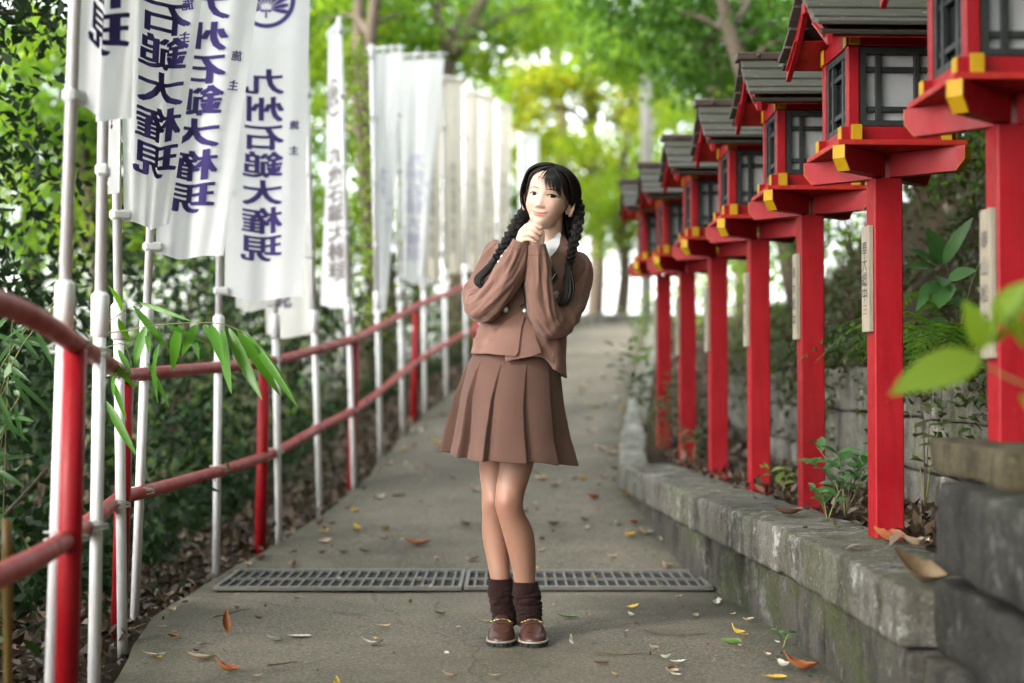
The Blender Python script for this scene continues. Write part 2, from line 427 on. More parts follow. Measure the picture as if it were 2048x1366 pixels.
# ---------------------------------------------------------------- stone ledge beside the path
def block(name, corners, mat, parent, off, b=.012, seed=0, sub=4, rough=.008):
    """a stone from its 8 corners (bottom 4, top 4), rounded edges and an uneven face"""
    bm = bmesh.new(); vs = [bm.verts.new(c) for c in corners]
    for f in ((3, 2, 1, 0), (4, 5, 6, 7), (0, 1, 5, 4), (1, 2, 6, 5), (2, 3, 7, 6), (3, 0, 4, 7)): bm.faces.new([vs[i] for i in f])
    bmesh.ops.recalc_face_normals(bm, faces=bm.faces)
    bmesh.ops.bevel(bm, geom=bm.edges[:], offset=b, segments=2, profile=.6, affect='EDGES')
    es = [e for e in bm.edges if e.calc_length() > .09]
    if es: bmesh.ops.subdivide_edges(bm, edges=es, cuts=sub + 2, use_grid_fill=True)
    for v in bm.verts:
        nz = noise.noise_vector(Vector(v.co) * 9 + Vector((seed * 3.1, 0, 0))) * rough + noise.noise_vector(Vector(v.co) * 30 + Vector((seed, 7, 0))) * rough * .55 + noise.noise_vector(Vector(v.co) * 75 + Vector((seed, 3, 0))) * rough * .28
        v.co += nz - Vector(off)
    me = bpy.data.meshes.new(name); bm.to_mesh(me); bm.free()
    me.polygons.foreach_set('use_smooth', [True] * len(me.polygons))
    return link(name, me, mat, parent)

def wall_run(name, label, cat, ys, front, back, z0, z1, mat, piece, gap=.006, parent=None, base=None, **kw):
    """stones in a row: front(y), back(y) give x; z0(y), z1(y) the heights"""
    t = parent or thing(name, label, cat, base)
    for i in range(len(ys) - 1):
        a, b = ys[i] + gap / 2, ys[i + 1] - gap / 2
        j = rnd.uniform(-.006, .006)
        c = [(front(a) + j, a, z0(a)), (front(b) + j, b, z0(b)), (back(b), b, z0(b)), (back(a), a, z0(a)),
             (front(a) + j, a, z1(a)), (front(b) + j, b, z1(b)), (back(b), b, z1(b)), (back(a), a, z1(a))]
        block(piece, c, mat, t, base, seed=rnd.random() * 40, **kw)
    return t
lb = (.8, 5.6, 0)
ledge = thing('stone_ledge', 'low weathered stone ledge with pale coping beside the path, under the red lanterns', 'stone ledge', lb)
wall_run('', '', '', [3.36, 3.95, 4.62, 5.3, 5.95, 6.6, 7.25, 7.93], lambda y: xr(y) - .005, lambda y: xr(y) + .30, lambda y: .205, lambda y: LEDGE + .012, COPING, 'coping_stone', parent=ledge, base=lb, b=.016, gap=.003, rough=.009)
wall_run('', '', '', [3.36, 3.7, 4.2, 4.72, 5.2, 5.72, 6.22, 6.72, 7.2, 7.93], lambda y: xr(y) + .02, lambda y: xr(y) + .30, lambda y: min(.1, pathz(xr(y), y) - .06), lambda y: .198, BLOCK, 'wall_block', parent=ledge, base=lb, b=.012)
# far kerb: from the ledge's corner up the slope
kb = (.9, 12, .4)
kerb = thing('path_kerb', 'pale kerb climbing beside the path past the farthest lantern', 'kerb', kb)
wall_run('', '', '', [7.94 + .93 * i for i in range(13)], lambda y: xr(y) - .005, lambda y: xr(y) + .16, lambda y: zc(y) - .1, lambda y: max(LEDGE + .01 if y < 8.6 else 0, zc(y) + .15), KERB, 'kerb_stone', parent=kerb, base=kb, b=.02)

# stacked stone pedestal under the nearest lantern, closing the ledge
pb = (1.25, 3.0, 0)
ped = thing('stone_pedestal', 'stacked grey stone pedestal topped by a mossy slab, at the near end of the ledge', 'stone pedestal', pb)
def pbox(x0, x1, y0, y1, z0, z1, name, mat, **kw):
    c = [(x0, y0, z0), (x0 + .02, y1, z0), (x1, y1, z0), (x1, y0, z0), (x0, y0, z1), (x0 + .02, y1, z1), (x1, y1, z1), (x1, y0, z1)]
    block(name, c, mat, ped, pb, seed=rnd.random() * 40, **kw)
pbox(.965, 1.75, 2.62, 3.33, .40, .60, 'stone_block', PED, b=.016, rough=.016)
pbox(.975, 1.75, 2.72, 3.355, .205, .375, 'stone_block', PED, b=.014, rough=.016)
pbox(.94, 1.75, 2.70, 3.36, -.1, .195, 'stone_block', BLOCK, b=.02, rough=.012)
pbox(.93, 1.75, 1.9, 2.60, .22, .41, 'stone_block', PED, b=.016, rough=.016)
pbox(.94, 1.75, 1.9, 2.68, -.1, .21, 'stone_block', BLOCK, b=.02, rough=.012)
pbox(1.035, 1.7, 2.98, 3.60, .606, .69, 'mossy_slab', SLAB, b=.015, rough=.008)
pbox(1.12, 1.7, 3.37, 3.62, .3, .60, 'stone_block', PED, b=.014, rough=.014)

# upper block wall behind the lantern posts
ub = (1.6, 6.5, .33)
uw = thing('block_wall', 'upper wall of stained concrete blocks behind the lantern posts, ferns hanging over it', 'block wall', ub)
hs_ = [.28, .48, .68, .88]
for c_ in range(3):
    y0 = 2.9 + (.22 if c_ % 2 else 0); yy = [y0 + .45 * i for i in range(18)]
    wall_run('', '', '', yy, lambda y: xw(y) - .02, lambda y: xw(y) + .2, lambda y, c_=c_: hs_[c_] + .003, lambda y, c_=c_: hs_[c_ + 1] - .004, BLOCK2, 'block', parent=uw, base=ub, b=.012, gap=.008, sub=2, rough=.012)

# low wall across the top of the path
tb = (1.3, 20.3, 1.4)
tw = thing('low_wall', 'low grey stone wall across the top of the path, trees behind it', 'low wall', tb)
for i in range(9):
    x0 = -.9 + i * .62; c = [(x0, 20.2, 1.3), (x0 + .61, 20.2, 1.3), (x0 + .61, 20.5, 1.3), (x0, 20.5, 1.3), (x0, 20.2, 1.69), (x0 + .61, 20.2, 1.69), (x0 + .61, 20.5, 1.69), (x0, 20.5, 1.69)]
    block('wall_stone', c, BLOCK2, tw, tb, seed=i, b=.02)

# ================================================================ RAILING
rail_pts = [(-.84, -1.2, 1.05, .46), (-.93, 1.6, 1.04, .46), (-.99, 2.8, .985, .455), (-1.05, 3.42, .925, .455), (-1.33, 4.9, .845, .425), (-1.165, 6.7, .905, .46), (-1.05, 7.76, .985, .555), (-.945, 8.55, 1.06, .63), (-.875, 9.5, 1.17, .735), (-.80, 10.6, 1.30, .865), (-.755, 11.2, 1.38, .94), (-.70, 11.7, 1.44, 1.0), (-.57, 12.6, 1.56, 1.12), (-.34, 14.0, 1.74, 1.3), (.0, 15.6, 1.95, 1.51), (.33, 17.0, 2.13, 1.69)]
rb = (-1.165, 6.7, 0)
rail = thing('railing', 'red pipe railing with faded rails curving up the left side of the path', 'railing', rb)
for nm, k in (('top_rail', 2), ('middle_rail', 3)):
    pts = spline([(p[0] - (.02 if k == 3 else 0), p[1], p[k]) for p in rail_pts[:5]], 16) + spline([(p[0], p[1], p[k]) for p in rail_pts[4:]], 60)[1:]
    o = MB().tube(pts, .0245, 14).build(nm, REDRAIL, rail, True, off=rb)
for px_, y in ((-.93, 1.6), (-1.05, 3.42), (-1.33, 4.9), (-1.165, 6.7), (-.945, 8.55), (-.755, 11.2), (-.34, 14.0), (.33, 17.0)):
    ht = [p for p in rail_pts if p[1] == y][0][2]
    zb = zc(y) - .1 if y > 4 else -.1
    q = MB(); q.tube([(px_ - .02, y, zb), (px_, y, ht - .012)], .0275, 16)
    o = q.build('post', RED, rail, True, off=rb)

# ================================================================ LANTERNS
def make_lantern():
    t = thing('shrine_lantern', 'x', 'lantern')
    MB().box((0, 0, .545), (.088, .088, 1.13), .004).build('post', RED, t)
    # crossed bracket arms, cut off below at the tips, tips painted yellow
    for k, a in enumerate((45, 135, 225, 315)):
        rot = Matrix.Rotation(R(a), 3, 'Z'); wd = .0195; z0, z1 = 1.112, 1.184
        def prof(L, gx, gz, w):
            p = [(.03, z0 - gz), (L - .028, z0 - gz), (L + gx, z0 + .034), (L + gx, z1), (.03, z1)]
            vs = [rot @ Vector((x, s * w, z)) for s in (-1, 1) for x, z in p]
            return vs, [(0, 1, 2, 3, 4)[::-1], (5, 6, 7, 8, 9)] + [(i, (i + 1) % 5, 5 + (i + 1) % 5, 5 + i) for i in range(5)]
        q = MB(); q.add(*prof(.27, 0, 0, wd)); arm = q.build('bracket_arm', RED, t)
        p = [(.242, z0 - .0012), (.2425, z0 + .0005), (.2702, z0 + .034), (.2702, z1), (.2714, z1), (.2714, z0 + .0335)]
        vs = [rot @ Vector((x, s * (wd + .0004), z)) for s in (-1, 1) for x, z in p]
        q = MB(); q.add(vs, [(0, 1, 2, 3, 4, 5), tuple(range(6, 12))[::-1]] + [(i, 6 + i, 6 + (i + 1) % 6, (i + 1) % 6) for i in range(6)]); q.build('yellow_tip', YEL, arm)
    MB().box((0, 0, 1.193), (.385, .385, .016), .002).build('platform', REDB, t)
    # sill beams and head beams, their ends yellow
    for nm, z0, h, half in (('sill_beam', 1.202, .044, .172), ('head_beam', 1.487, .046, .155)):
        for s in (-1, 1):
            q = MB().box((0, s * .134, z0 + h / 2), (half * 2, .034, h), .002); b1 = q.build(nm, RED, t)
            q = MB().box((s * .134, 0, z0 + h / 2 + .0015), (.031, half * 2 + .008, h), .002); b2 = q.build(nm, RED, t)
            for e in (-1, 1):
                MB().box((e * (half + .001), s * .134, z0 + h / 2), (.003, .0345, h + .0006), .0005).build('yellow_end', YEL, b1)
                MB().box((s * .134, e * (half + .005), z0 + h / 2 + .0015), (.0318, .0035, h + .001), .0005).build('yellow_end', YEL, b2)
    for sx in (-1, 1):
        for sy in (-1, 1):
            MB().box((sx * .135, sy * .135, 1.366), (.034, .034, .243), .003).build('corner_post', RED, t)
    # windows: black lattice with panes, four sides
    for k, a in enumerate((0, 90, 180, 270)):
        rot = Matrix.Rotation(R(a), 3, 'Z'); pl = MB(); fr = MB(); bar = MB()
        z0, z1, hw, y = 1.248, 1.485, .117, -.134
        def bx(q, x0, x1, za, zb, ya, th): q.box(rot @ Vector(((x0 + x1) / 2, ya, (za + zb) / 2)), (x1 - x0, th, zb - za), .0012, rot)
        bx(fr, -hw, -hw + .021, z0, z1, y, .026); bx(fr, hw - .021, hw, z0, z1, y, .026)
        bx(fr, -hw + .0215, hw - .0215, z0, z0 + .018, y, .0255); bx(fr, -hw + .0215, hw - .0215, z1 - .022, z1, y, .0255)
        f = fr.build('window_frame', BLK, t)
        for xx in (-.058, .058): q = MB(); bx(q, xx - .0085, xx + .0085, z0 + .0185, z1 - .0225, y - .003, .014); q.build('lattice_bar', BLK, f)
        for zz in (z0 + .052, z1 - .066): q = MB(); bx(q, -hw + .022, hw - .022, zz - .008, zz + .008, y - .001, .012); q.build('lattice_bar', BLK, f)
        bx(pl, -hw + .006, hw - .006, z0 + .005, z1 - .005, y + .009, .003)
        pl.build('pane', PANE if k in (0, 2) else INSHADE, f)
    # roof: lapped boards on a hollow slope, ridge cap, barge boards, gable
    prof = [(0, 1.700), (.058, 1.645), (.122, 1.592), (.187, 1.548), (.252, 1.516)]
    for s in (-1, 1):
        for i in range(4):
            (a, za), (b, zb) = prof[i], prof[i + 1]
            L = math.hypot(b - a, za - zb) + .014; an = math.atan2(za - zb, b - a)
            rot = Matrix.Rotation(-s * (an - .10), 3, 'X')
            MB().box((0, s * ((a + b) / 2 + .003), (za + zb) / 2 + .012), (.53 + .006 * (i % 2), L, .013), .002, rot).build('roof_board', ROOF, t)
        (a, za), (b, zb) = prof[3], prof[4]
        MB().box((0, s * .242, 1.507), (.515, .03, .012), .002, Matrix.Rotation(-s * .42, 3, 'X')).build('eave_board', DARKW, t)
        MB().box((0, s * .175, 1.528), (.5, .14, .006), 0, Matrix.Rotation(-s * .5, 3, 'X')).build('soffit', REDB, t)
        for e in (-1, 1):
            up = [(y * s, z - .004) for y, z in prof[:4] + [(.262, 1.497)]]; lo = [(0, 1.648), (.05 * s, 1.602), (.11 * s, 1.553), (.175 * s, 1.512), (.262 * s, 1.462)]
            vs = [(e * (.226 + d), y, z) for d in (0, .016) for y, z in up + lo]; n = 5; fs = []
            for i in range(4):
                fs += [(i, i + 1, n + i + 1, n + i), (10 + i, 10 + n + i, 10 + n + i + 1, 10 + i + 1), (i, 10 + i, 11 + i, i + 1), (n + i, n + i + 1, 10 + n + i + 1, 10 + n + i)]
            fs += [(4, 14, 19, 9), (0, 5, 15, 10)]
            MB().add(vs, fs).build('barge_board', RED, t)
    for e in (-1, 1):
        MB().add([(e * .125, -.13, 1.534), (e * .125, .13, 1.534), (e * .125, 0, 1.66), (e * .14, -.13, 1.534), (e * .14, .13, 1.534), (e * .14, 0, 1.66)], [(0, 1, 2), (5, 4, 3), (0, 3, 4, 1), (1, 4, 5, 2), (2, 5, 3, 0)]).build('gable_panel', RED, t)
    q = MB().box((0, 0, 1.712), (.56, .075, .03), .004).build('ridge_cap', RIDGE, t)
    for e in (-1, 1): MB().ball((e * .2, -.04, 1.712), .008, 8, 5).build('ridge_stud', RIDGE, q)
    MB().box((0, 0, 1.636), (.5, .035, .04), .002).build('ridge_beam', RED, t)
    return t
m = M('shaded_interior', .15); m.color((.012, .016, .018)); INSHADE = m.m  # side windows: dark tone stands in for the unlit lantern interior
m = M('dark_wood', .8); m.color((.03, .026, .02)); DARKW = m.m

def glyph_mesh(ch, bold=.0):
    cu = bpy.data.curves.new('glyph', 'FONT'); cu.body = ch; cu.offset = bold; cu.resolution_u = 3
    ob = bpy.data.objects.new('glyph', cu); COL.objects.link(ob)
    me = bpy.data.meshes.new_from_object(ob.evaluated_get(bpy.context.evaluated_depsgraph_get()))
    vs = np.array([v.co[:] for v in me.vertices]); fs = [tuple(p.vertices) for p in me.polygons]
    bpy.data.objects.remove(ob); bpy.data.curves.remove(cu); bpy.data.meshes.remove(me)
    vs[:, 0] -= .5; vs[:, 1] -= .38
    return vs, fs
lan = [  # y, x, base z, tilt, height scale, text on its plate, label
    (3.42, 1.20, .685, 0, .72, 'red shrine lantern nearest the viewer, its roof out of sight, standing on the mossy slab'),
    (4.36, 1.144, LEDGE, 2, 1, 'second red shrine lantern from the mossy slab, standing by the big dry leaf'),
    (5.38, 1.130, LEDGE, -.5, 1, 'third red shrine lantern counted from the mossy slab, leafy seedling at its foot'),
    (6.26, 1.085, LEDGE - .01, 0, 1, 'fourth red shrine lantern counted from the mossy slab, small yellow-green sprout at its foot'),
    (7.12, 1.03, LEDGE - .02, .5, 1, 'fifth red shrine lantern counted from the mossy slab'),
    (8.0, .985, LEDGE - .03, 0, 1, 'red shrine lantern with orange-tinted corner post, last but one of the row'),
    (9.05, .965, LEDGE + .02, 0, 1, 'farthest red shrine lantern of the row, greenery climbing its post'),
]
L0 = make_lantern()
plate_txt = ['奉山松納', '奉大総中三', '奉木松本', '奉中村家', '奉木山口', '奉田中', '奉大山']
lanterns = []
for i, (y, x, z, a, hs_, lab) in enumerate(lan):
    o = L0 if i == 0 else copy_tree(L0)
    o.location = (x, y, z); o.rotation_euler = (0, 0, R(a)); tag(o, lab, 'lantern', 'red lanterns beside the path'); lanterns.append(o)
# near lantern stands on the slab: its post is shorter
for i, o in enumerate(lanterns):
    pz0, pz1 = (.64, .965) if i else (.36, .72)
    np_ = MB().box((-.0525, .002, (pz0 + pz1) / 2), (.016, .076, pz1 - pz0), .002).build('name_plate', WOOD, o)
    q = MB(); s = plate_txt[i]; st = (pz1 - pz0) * .72 / len(s)
    for k, ch in enumerate(s):
        vs, fs = glyph_mesh(ch); h = .05 if ch != '三' else .036
        q.add([(-.0615, .004 - v[0] * h * 1.15, pz1 - .055 - st * (k + .3) + v[1] * h) for v in vs], fs)
    q.build('lettering', INK, np_)['kind'] = 'stuff'
    if i == 0:
        for ch in COL.objects:
            if ch.parent == o and ch.name.startswith('post'):
                ch.data = MB().box((0, 0, .58), (.088, .088, 1.06), .004).mesh('post'); ch.data.materials.append(RED)
        # whole lantern set lower: post length shortened by dropping it into the slab
        o.location.z = LEDGE + .0
        for ch in COL.objects:
            if ch.parent == o and ch.name.startswith('post'):
                ch.data = MB().box((0, 0, .727), (.088, .088, .768), .004).mesh('post'); ch.data.materials.append(RED)
            if ch.parent == o and ch.name.startswith('name_plate'): ch.location.z = .19

# ================================================================ BANNERS
def cloth_mat(name, c1, c2, tr):
    m = M(name, .8, .1); wv = m.noise(240, 2, .5)
    c = m.mix(m.noise(5, 4), c1, c2); m.color(c); m.bump(m.noise(10, 4, .6, (1, 1, .35)), .3, .01)
    t = m.n('ShaderNodeBsdfTranslucent'); m.l(c, t.inputs['Color']); x = m.n('ShaderNodeMixShader'); x.inputs[0].default_value = tr
    m.l(m.b.outputs[0], x.inputs[1]); m.l(t.outputs[0], x.inputs[2]); m.l(x.outputs[0], m.t.nodes['Material Output'].inputs['Surface'])
    return m.m
CLOTH = cloth_mat('white_cloth', (.80, .80, .82), (.72, .73, .75), .42)
CLOTH_SHADED = cloth_mat('shaded_cloth', (.76, .72, .63), (.68, .63, .54), .45)  # white cloth out of the sun, its shade mixed into the colour
GREYC = cloth_mat('grey_white_cloth', (.62, .62, .60), (.52, .52, .50), .4)
def print_mat(name, c):
    m = M(name, .8, .1); m.color(c)
    t = m.n('ShaderNodeBsdfTranslucent'); t.inputs['Color'].default_value = (*[min(1, x * 1.2) for x in c], 1); x = m.n('ShaderNodeMixShader'); x.inputs[0].default_value = .35
    m.l(m.b.outputs[0], x.inputs[1]); m.l(t.outputs[0], x.inputs[2]); m.l(x.outputs[0], m.t.nodes['Material Output'].inputs['Surface']); return m.m
PURPLE = print_mat('purple_print', (.085, .065, .24))
GREYP = print_mat('faded_print', (.13, .12, .16)); PALEP = print_mat('washed_out_print', (.42, .40, .58)); FARP = print_mat('grey_print', (.27, .245, .25))
GL = {ch: glyph_mesh(ch) for ch in '九州石鎚大権現施主'}

m = M('cord', .7); m.color((.5, .5, .48)); CORD = m.m
def crest():
    """feather fan in a ring"""
    vs = []; fs = []; n = 48
    for k in range(n):
        a = 2 * math.pi * k / n
        vs += [(math.cos(a) * 1, math.sin(a) * 1), (math.cos(a) * .84, math.sin(a) * .84)]
    fs += [(2 * k, (2 * k + 2) % (2 * n), (2 * k + 3) % (2 * n), 2 * k + 1) for k in range(n)]
    for i in range(11):                                        # feathers fanning up
        a = R(90 + (i - 5) * 20); c, s = math.cos(a), math.sin(a); L = .98 if abs(i - 5) < 4 else .8
        b = len(vs); ox, oy = 0, -.28
        for t, w in ((.2, .015), (.45, .06), (.75, .085), (.93, .06), (1.0, .0)):
            for sg in (-1, 1):
                r_ = t * L * (1 - .0 * abs(i - 5)); vs.append((ox + c * r_ - s * w * sg, oy + s * r_ + c * w * sg))
        fs += [(b + 2 * k, b + 2 * k + 1, b + 2 * k + 3, b + 2 * k + 2) for k in range(4)]
    b = len(vs); vs += [(-.03, -.62), (.03, -.62), (.03, -.3), (-.03, -.3)]; fs.append((b, b + 1, b + 2, b + 3))
    for sx in (-1, 1):
        b = len(vs); vs += [(0, -.36), (sx * .13, -.42), (sx * .2, -.36), (sx * .12, -.3)]; fs.append((b, b + 1, b + 2, b + 3))
    return vs, fs
CREST = crest(); CRM = (np.array([(x, y, 0) for x, y in CREST[0]]), CREST[1])

def banner(label, base, top, zb, zt, fb, ft, mat, ink, amp=.03, waves=1.4, ph=0.0, side=None, cw=.185, uc=.45, bend=0.0, collar=True, letters=True):
    """pole from base to top; the cloth runs from the pole to the free edge fb (bottom) / ft (top), both (x, y)"""
    base = Vector(base); top = Vector(top); off = base
    g = thing('banner', label, 'banner', base, 0, 'votive banners along the railing')
    P = lambda z: base + (top - base) * ((z - base.z) / (top.z - base.z))
    zj = base.z + 1.05
    q = MB().tube([P(base.z - .05), P(zj)], .0168, 12).build('pole', POLE, g, True, off)
    MB().tube([P(zj + .002), P(zt + .06)], .0148, 12).build('upper_pole', POLE, g, True, off)
    if collar: MB().tube([P(zj - .07), P(zj - .065), P(zj + .04), P(zj + .05)], [.018, .024, .024, .015], 12).build('pole_collar', POLE, g, True, off)
    fb = Vector((fb[0], fb[1], zb)); ft = Vector((ft[0], ft[1], zt))
    d = (ft - P(zt)); MB().tube([P(zt + .03) - d * .12, P(zt + .03) + d * 1.06], .0085, 8).build('cross_bar', POLE, g, True, off)
    W_ = max(.36, (ft - P(zt)).length); wb_ = min(W_, max(.24, (fb - P(zb)).length))
    def cl(u, v):
        z = zb + (zt - zb) * v; a = P(z) + (fb - P(zb)) .normalized() * .022
        e = fb.lerp(ft, v); e.z = z; dd = e - a; dd.z = 0
        pr = Vector((dd.y, -dd.x, 0)).normalized()              # towards the viewer's side when the cloth runs right
        p = a + dd * u
        k = amp * (1 - .8 * v) * (math.sin(2 * math.pi * (waves * u + ph) + 1.3 * v) + .35 * math.sin(2 * math.pi * (2.7 * u + ph * 2) - 4 * v))
        p += pr * (k * min(1, u * 4) + bend * u * u)
        p.z += -.012 * math.sin(math.pi * u) * (1 - v) + .006 * math.sin(2 * math.pi * (u * 1.3 + ph)) * (1 - v)
        return p, pr
    NU, NV = 26, 44
    vs = [cl(i / NU, j / NV)[0] - off for j in range(NV + 1) for i in range(NU + 1)]
    Q = [(j * (NU + 1) + i, j * (NU + 1) + i + 1, (j + 1) * (NU + 1) + i + 1, (j + 1) * (NU + 1) + i) for j in range(NV) for i in range(NU)]
    co = link('cloth', np_mesh('cloth', np.array(vs), Q, True), mat, g)
    # loops tying the cloth to pole and bar
    q = MB()
    for v in (0.012, .25, .5, .75, .985):
        a, _ = cl(0, v); p = P(zb + (zt - zb) * v)
        q.box((a + p) / 2 + Vector((0, 0, 0)), ((a - p).length + .045, .036, .034), .008, Matrix.Rotation(math.atan2(a.y - p.y, a.x - p.x), 3, 'Z'))
    q.build('pole_loops', mat, g, False, off)['kind'] = 'stuff'
    q = MB()
    for u in (.1, .37, .63, .9):
        a, pr = cl(u, 1); q.box(a + Vector((0, 0, .02)), (.03, .022, .052), .006, Matrix.Rotation(math.atan2(d.y, d.x), 3, 'Z'))
    q.build('top_loops', mat, g, False, off)['kind'] = 'stuff'
    if base.y < 9:                                               # cord binding the pole to both rails
        ry = [p[1] for p in rail_pts]
        for col in (2, 3):
            rx, rz_ = float(np.interp(base.y, ry, [p[0] for p in rail_pts])), float(np.interp(base.y, ry, [p[col] for p in rail_pts])); p0 = P(rz_); w_ = abs(rx - p0.x) / 2 + .03
            q = MB()
            for k in range(3): q.tube([Vector(((p0.x + rx) / 2 + w_ * math.cos(a), p0.y + .032 * math.sin(a), rz_ + .011 * (k - 1) + .008 * math.cos(a + k))) - off for a in [2 * math.pi * i / 20 for i in range(21)]], .0022, 5)
            q.build('tie_cord', CORD, g, True)['kind'] = 'stuff'
    # print
    if letters:
        sgn = side if side is not None else 1
        H = zt - zb
        items = [(GL[ch], uc, .22 + .1175 * (6 - k), cw, .116) for k, ch in enumerate('九州石鎚大権現')]
        items += [(GL['施'], .84, .735, .042, .04), (GL['主'], .84, .625, .042, .04)]
        if base.y < 9: items += [(CRM, uc, 1.27, .13, .115)]
        bm = bmesh.new(); sh3 = ((-.027, -.017), (.027, -.017), (-.027, .017), (.027, .017), (0, 0)) if base.y < 9 else ((0, 0),)
        for (gv, gf), u0, dz, sw, sh, lay in [it + (l,) for it in items for l in range(len(sh3) if it[0] is not CRM else 1)]:
            ox, oy = sh3[lay]
            vv = []
            for v in gv:
                vy = (dz + (v[1] + oy) * sh) / H; wl = wb_ + (W_ - wb_) * max(0, min(1, vy))
                vv.append(bm.verts.new((max(.01, min(.985, u0 - (v[0] + ox) * sw / wl)), vy, lay * .00025)))
            for f in gf:
                try: bm.faces.new([vv[i] for i in f])
                except ValueError: pass
        for _ in range(3):
            es = [e for e in bm.edges if max(abs(e.verts[0].co.x - e.verts[1].co.x) * W_, abs(e.verts[0].co.y - e.verts[1].co.y) * H) > .022]
            if not es: break
            bmesh.ops.subdivide_edges(bm, edges=es, cuts=1)
            bmesh.ops.triangulate(bm, faces=[f for f in bm.faces if len(f.verts) > 4])
        for v in bm.verts:
            p, pr = cl(v.co.x, v.co.y)
            e = 1e-3; p2, _ = cl(min(1, v.co.x + e), v.co.y); t = (p2 - p); t.z = 0
            nrm = Vector((t.y, -t.x, 0)).normalized()
            v.co = p + nrm * (.0035 + v.co.z) * sgn - off
        me = bpy.data.meshes.new('lettering'); bm.to_mesh(me); bm.free()
        link('lettering', me, ink, co)['kind'] = 'stuff'
    return g
def bn(label, Y, p0, p1, zb, fb, ft, mat, ink, zt=None, zbase=None, **kw):
    """p0, p1: two picture points of the pole; fb, ft: picture x and depth of the free edge at its foot and head"""
    a, b = at(*p0, Y), at(*p1, Y)
    zb += .022 * min(1, 6 / Y); zbase = (zc(Y) if zbase is None else zbase)
    f = lambda z: a + (b - a) * ((z - a.z) / (b.z - a.z))
    zt = zb + 1.75 if zt is None else zt
    X = lambda px, y: (px - 1024) * y / F
    return banner(label, f(zbase), f(zt + .2), zb, zt, (X(*fb), fb[1]), (X(*ft), ft[1]), mat, ink, **kw)
bn('white banner on the nearest pole, hanging highest, one purple character in view', 3.45, (103, 1366), (150, 0), 1.485, (250, 3.66), (300, 3.62), CLOTH, PURPLE, zbase=-.02, amp=.02, waves=1.1, ph=.1, cw=.205, uc=.5)
bn('white banner seen edge on as a sliver, on the second pole from the camera', 3.77, (188, 1366), (207, 230), 1.35, (226, 4.1), (232, 4.05), CLOTH, PURPLE, zbase=-.03, amp=.015)
bn('white banner curling back at its right edge, on the third pole from the camera', 4.55, (245, 1280), (232, 240), 1.318, (348, 4.66), (478, 4.7), CLOTH, PURPLE, zbase=-.02, amp=.028, waves=.9, ph=.05, cw=.215, uc=.55, bend=-.03)
bn('white banner on a leaning pole, just left of the crested banner', 5.1, (270, 1222), (300, 470), 1.262, (443, 5.2), (570, 5.25), CLOTH, PURPLE, zbase=-.01, amp=.022, waves=1.0, ph=.3, cw=.205, uc=.42)
bn('broad white banner with a round feather crest above its purple characters', 6.0, (432, 1150), (440, 400), 1.155, (606, 6.05), (622, 6.08), CLOTH, PURPLE, zbase=0, amp=.014, waves=1.1, ph=.2, cw=.185, uc=.46)
bn('greyish banner half hidden behind the crested banner, ending above the railing post', 6.85, (558, 1075), (550, 620), 1.15, (470, 7.0), (466, 7.0), GREYC, GREYP, amp=.015, side=-1)
bn('greyish banner with one dark character below the crested banner, pole on its right', 7.76, (640, 1020), (620, 390), 1.045, (532, 7.95), (500, 7.95), GREYC, GREYP, amp=.015, side=-1, cw=.17, uc=.62)
bn('narrow white banner twisted nearly edge on, dark characters low on its strip', 8.5, (708, 965), (690, 400), 1.25, (652, 8.75), (655, 8.8), CLOTH, FARP, amp=.03, waves=.8, side=-1, zt=2.93)
bn('bright white banner twisted to a narrow strip at its foot', 9.5, (761, 905), (745, 200), 1.26, (763, 9.8), (806, 9.45), CLOTH, PALEP, amp=.04, waves=1.2, zt=3.0)
bn('brightest white banner, broad at the head and tapering to its foot', 10.6, (806, 860), (788, 95), 1.52, (846, 10.7), (888, 10.55), CLOTH, PALEP, amp=.025, zt=3.2)
bn('shade-tinted white banner directly behind the brightest white banner', 11.6, (850, 820), (842, 200), 1.62, (880, 11.75), (884, 11.75), CLOTH_SHADED, FARP, amp=.02, zt=3.25, cw=.15)
bn('shade-tinted white banner in the middle of the far row, pole standing before the railing', 12.5, (893, 785), (882, 200), 1.74, (923, 12.65), (926, 12.65), CLOTH_SHADED, FARP, amp=.02, zt=3.44, cw=.15)
bn('grey cream banner just left of the woman\'s elbow, third cream one up the path', 13.3, (932, 750), (928, 200), 1.8, (958, 13.5), (962, 13.5), CLOTH_SHADED, FARP, amp=.02, zt=3.48, cw=.15)
bn('grey cream banner whose foot is hidden by the woman\'s sleeve', 14.2, (962, 720), (961, 200), 1.95, (987, 14.4), (991, 14.4), CLOTH_SHADED, FARP, amp=.02, zt=3.62, cw=.15)
bn('last cream banner, close left of the woman\'s head', 15.2, (995, 700), (994, 200), 2.05, (1018, 15.4), (1022, 15.4), CLOTH_SHADED, FARP, amp=.02, zt=3.72, cw=.15)
bn('small far white banner rising just above the woman\'s hair', 17.0, (1046, 700), (1040, 270), 2.2, (1076, 17.1), (1078, 17.1), CLOTH, FARP, amp=.02, zt=3.68, cw=.15)
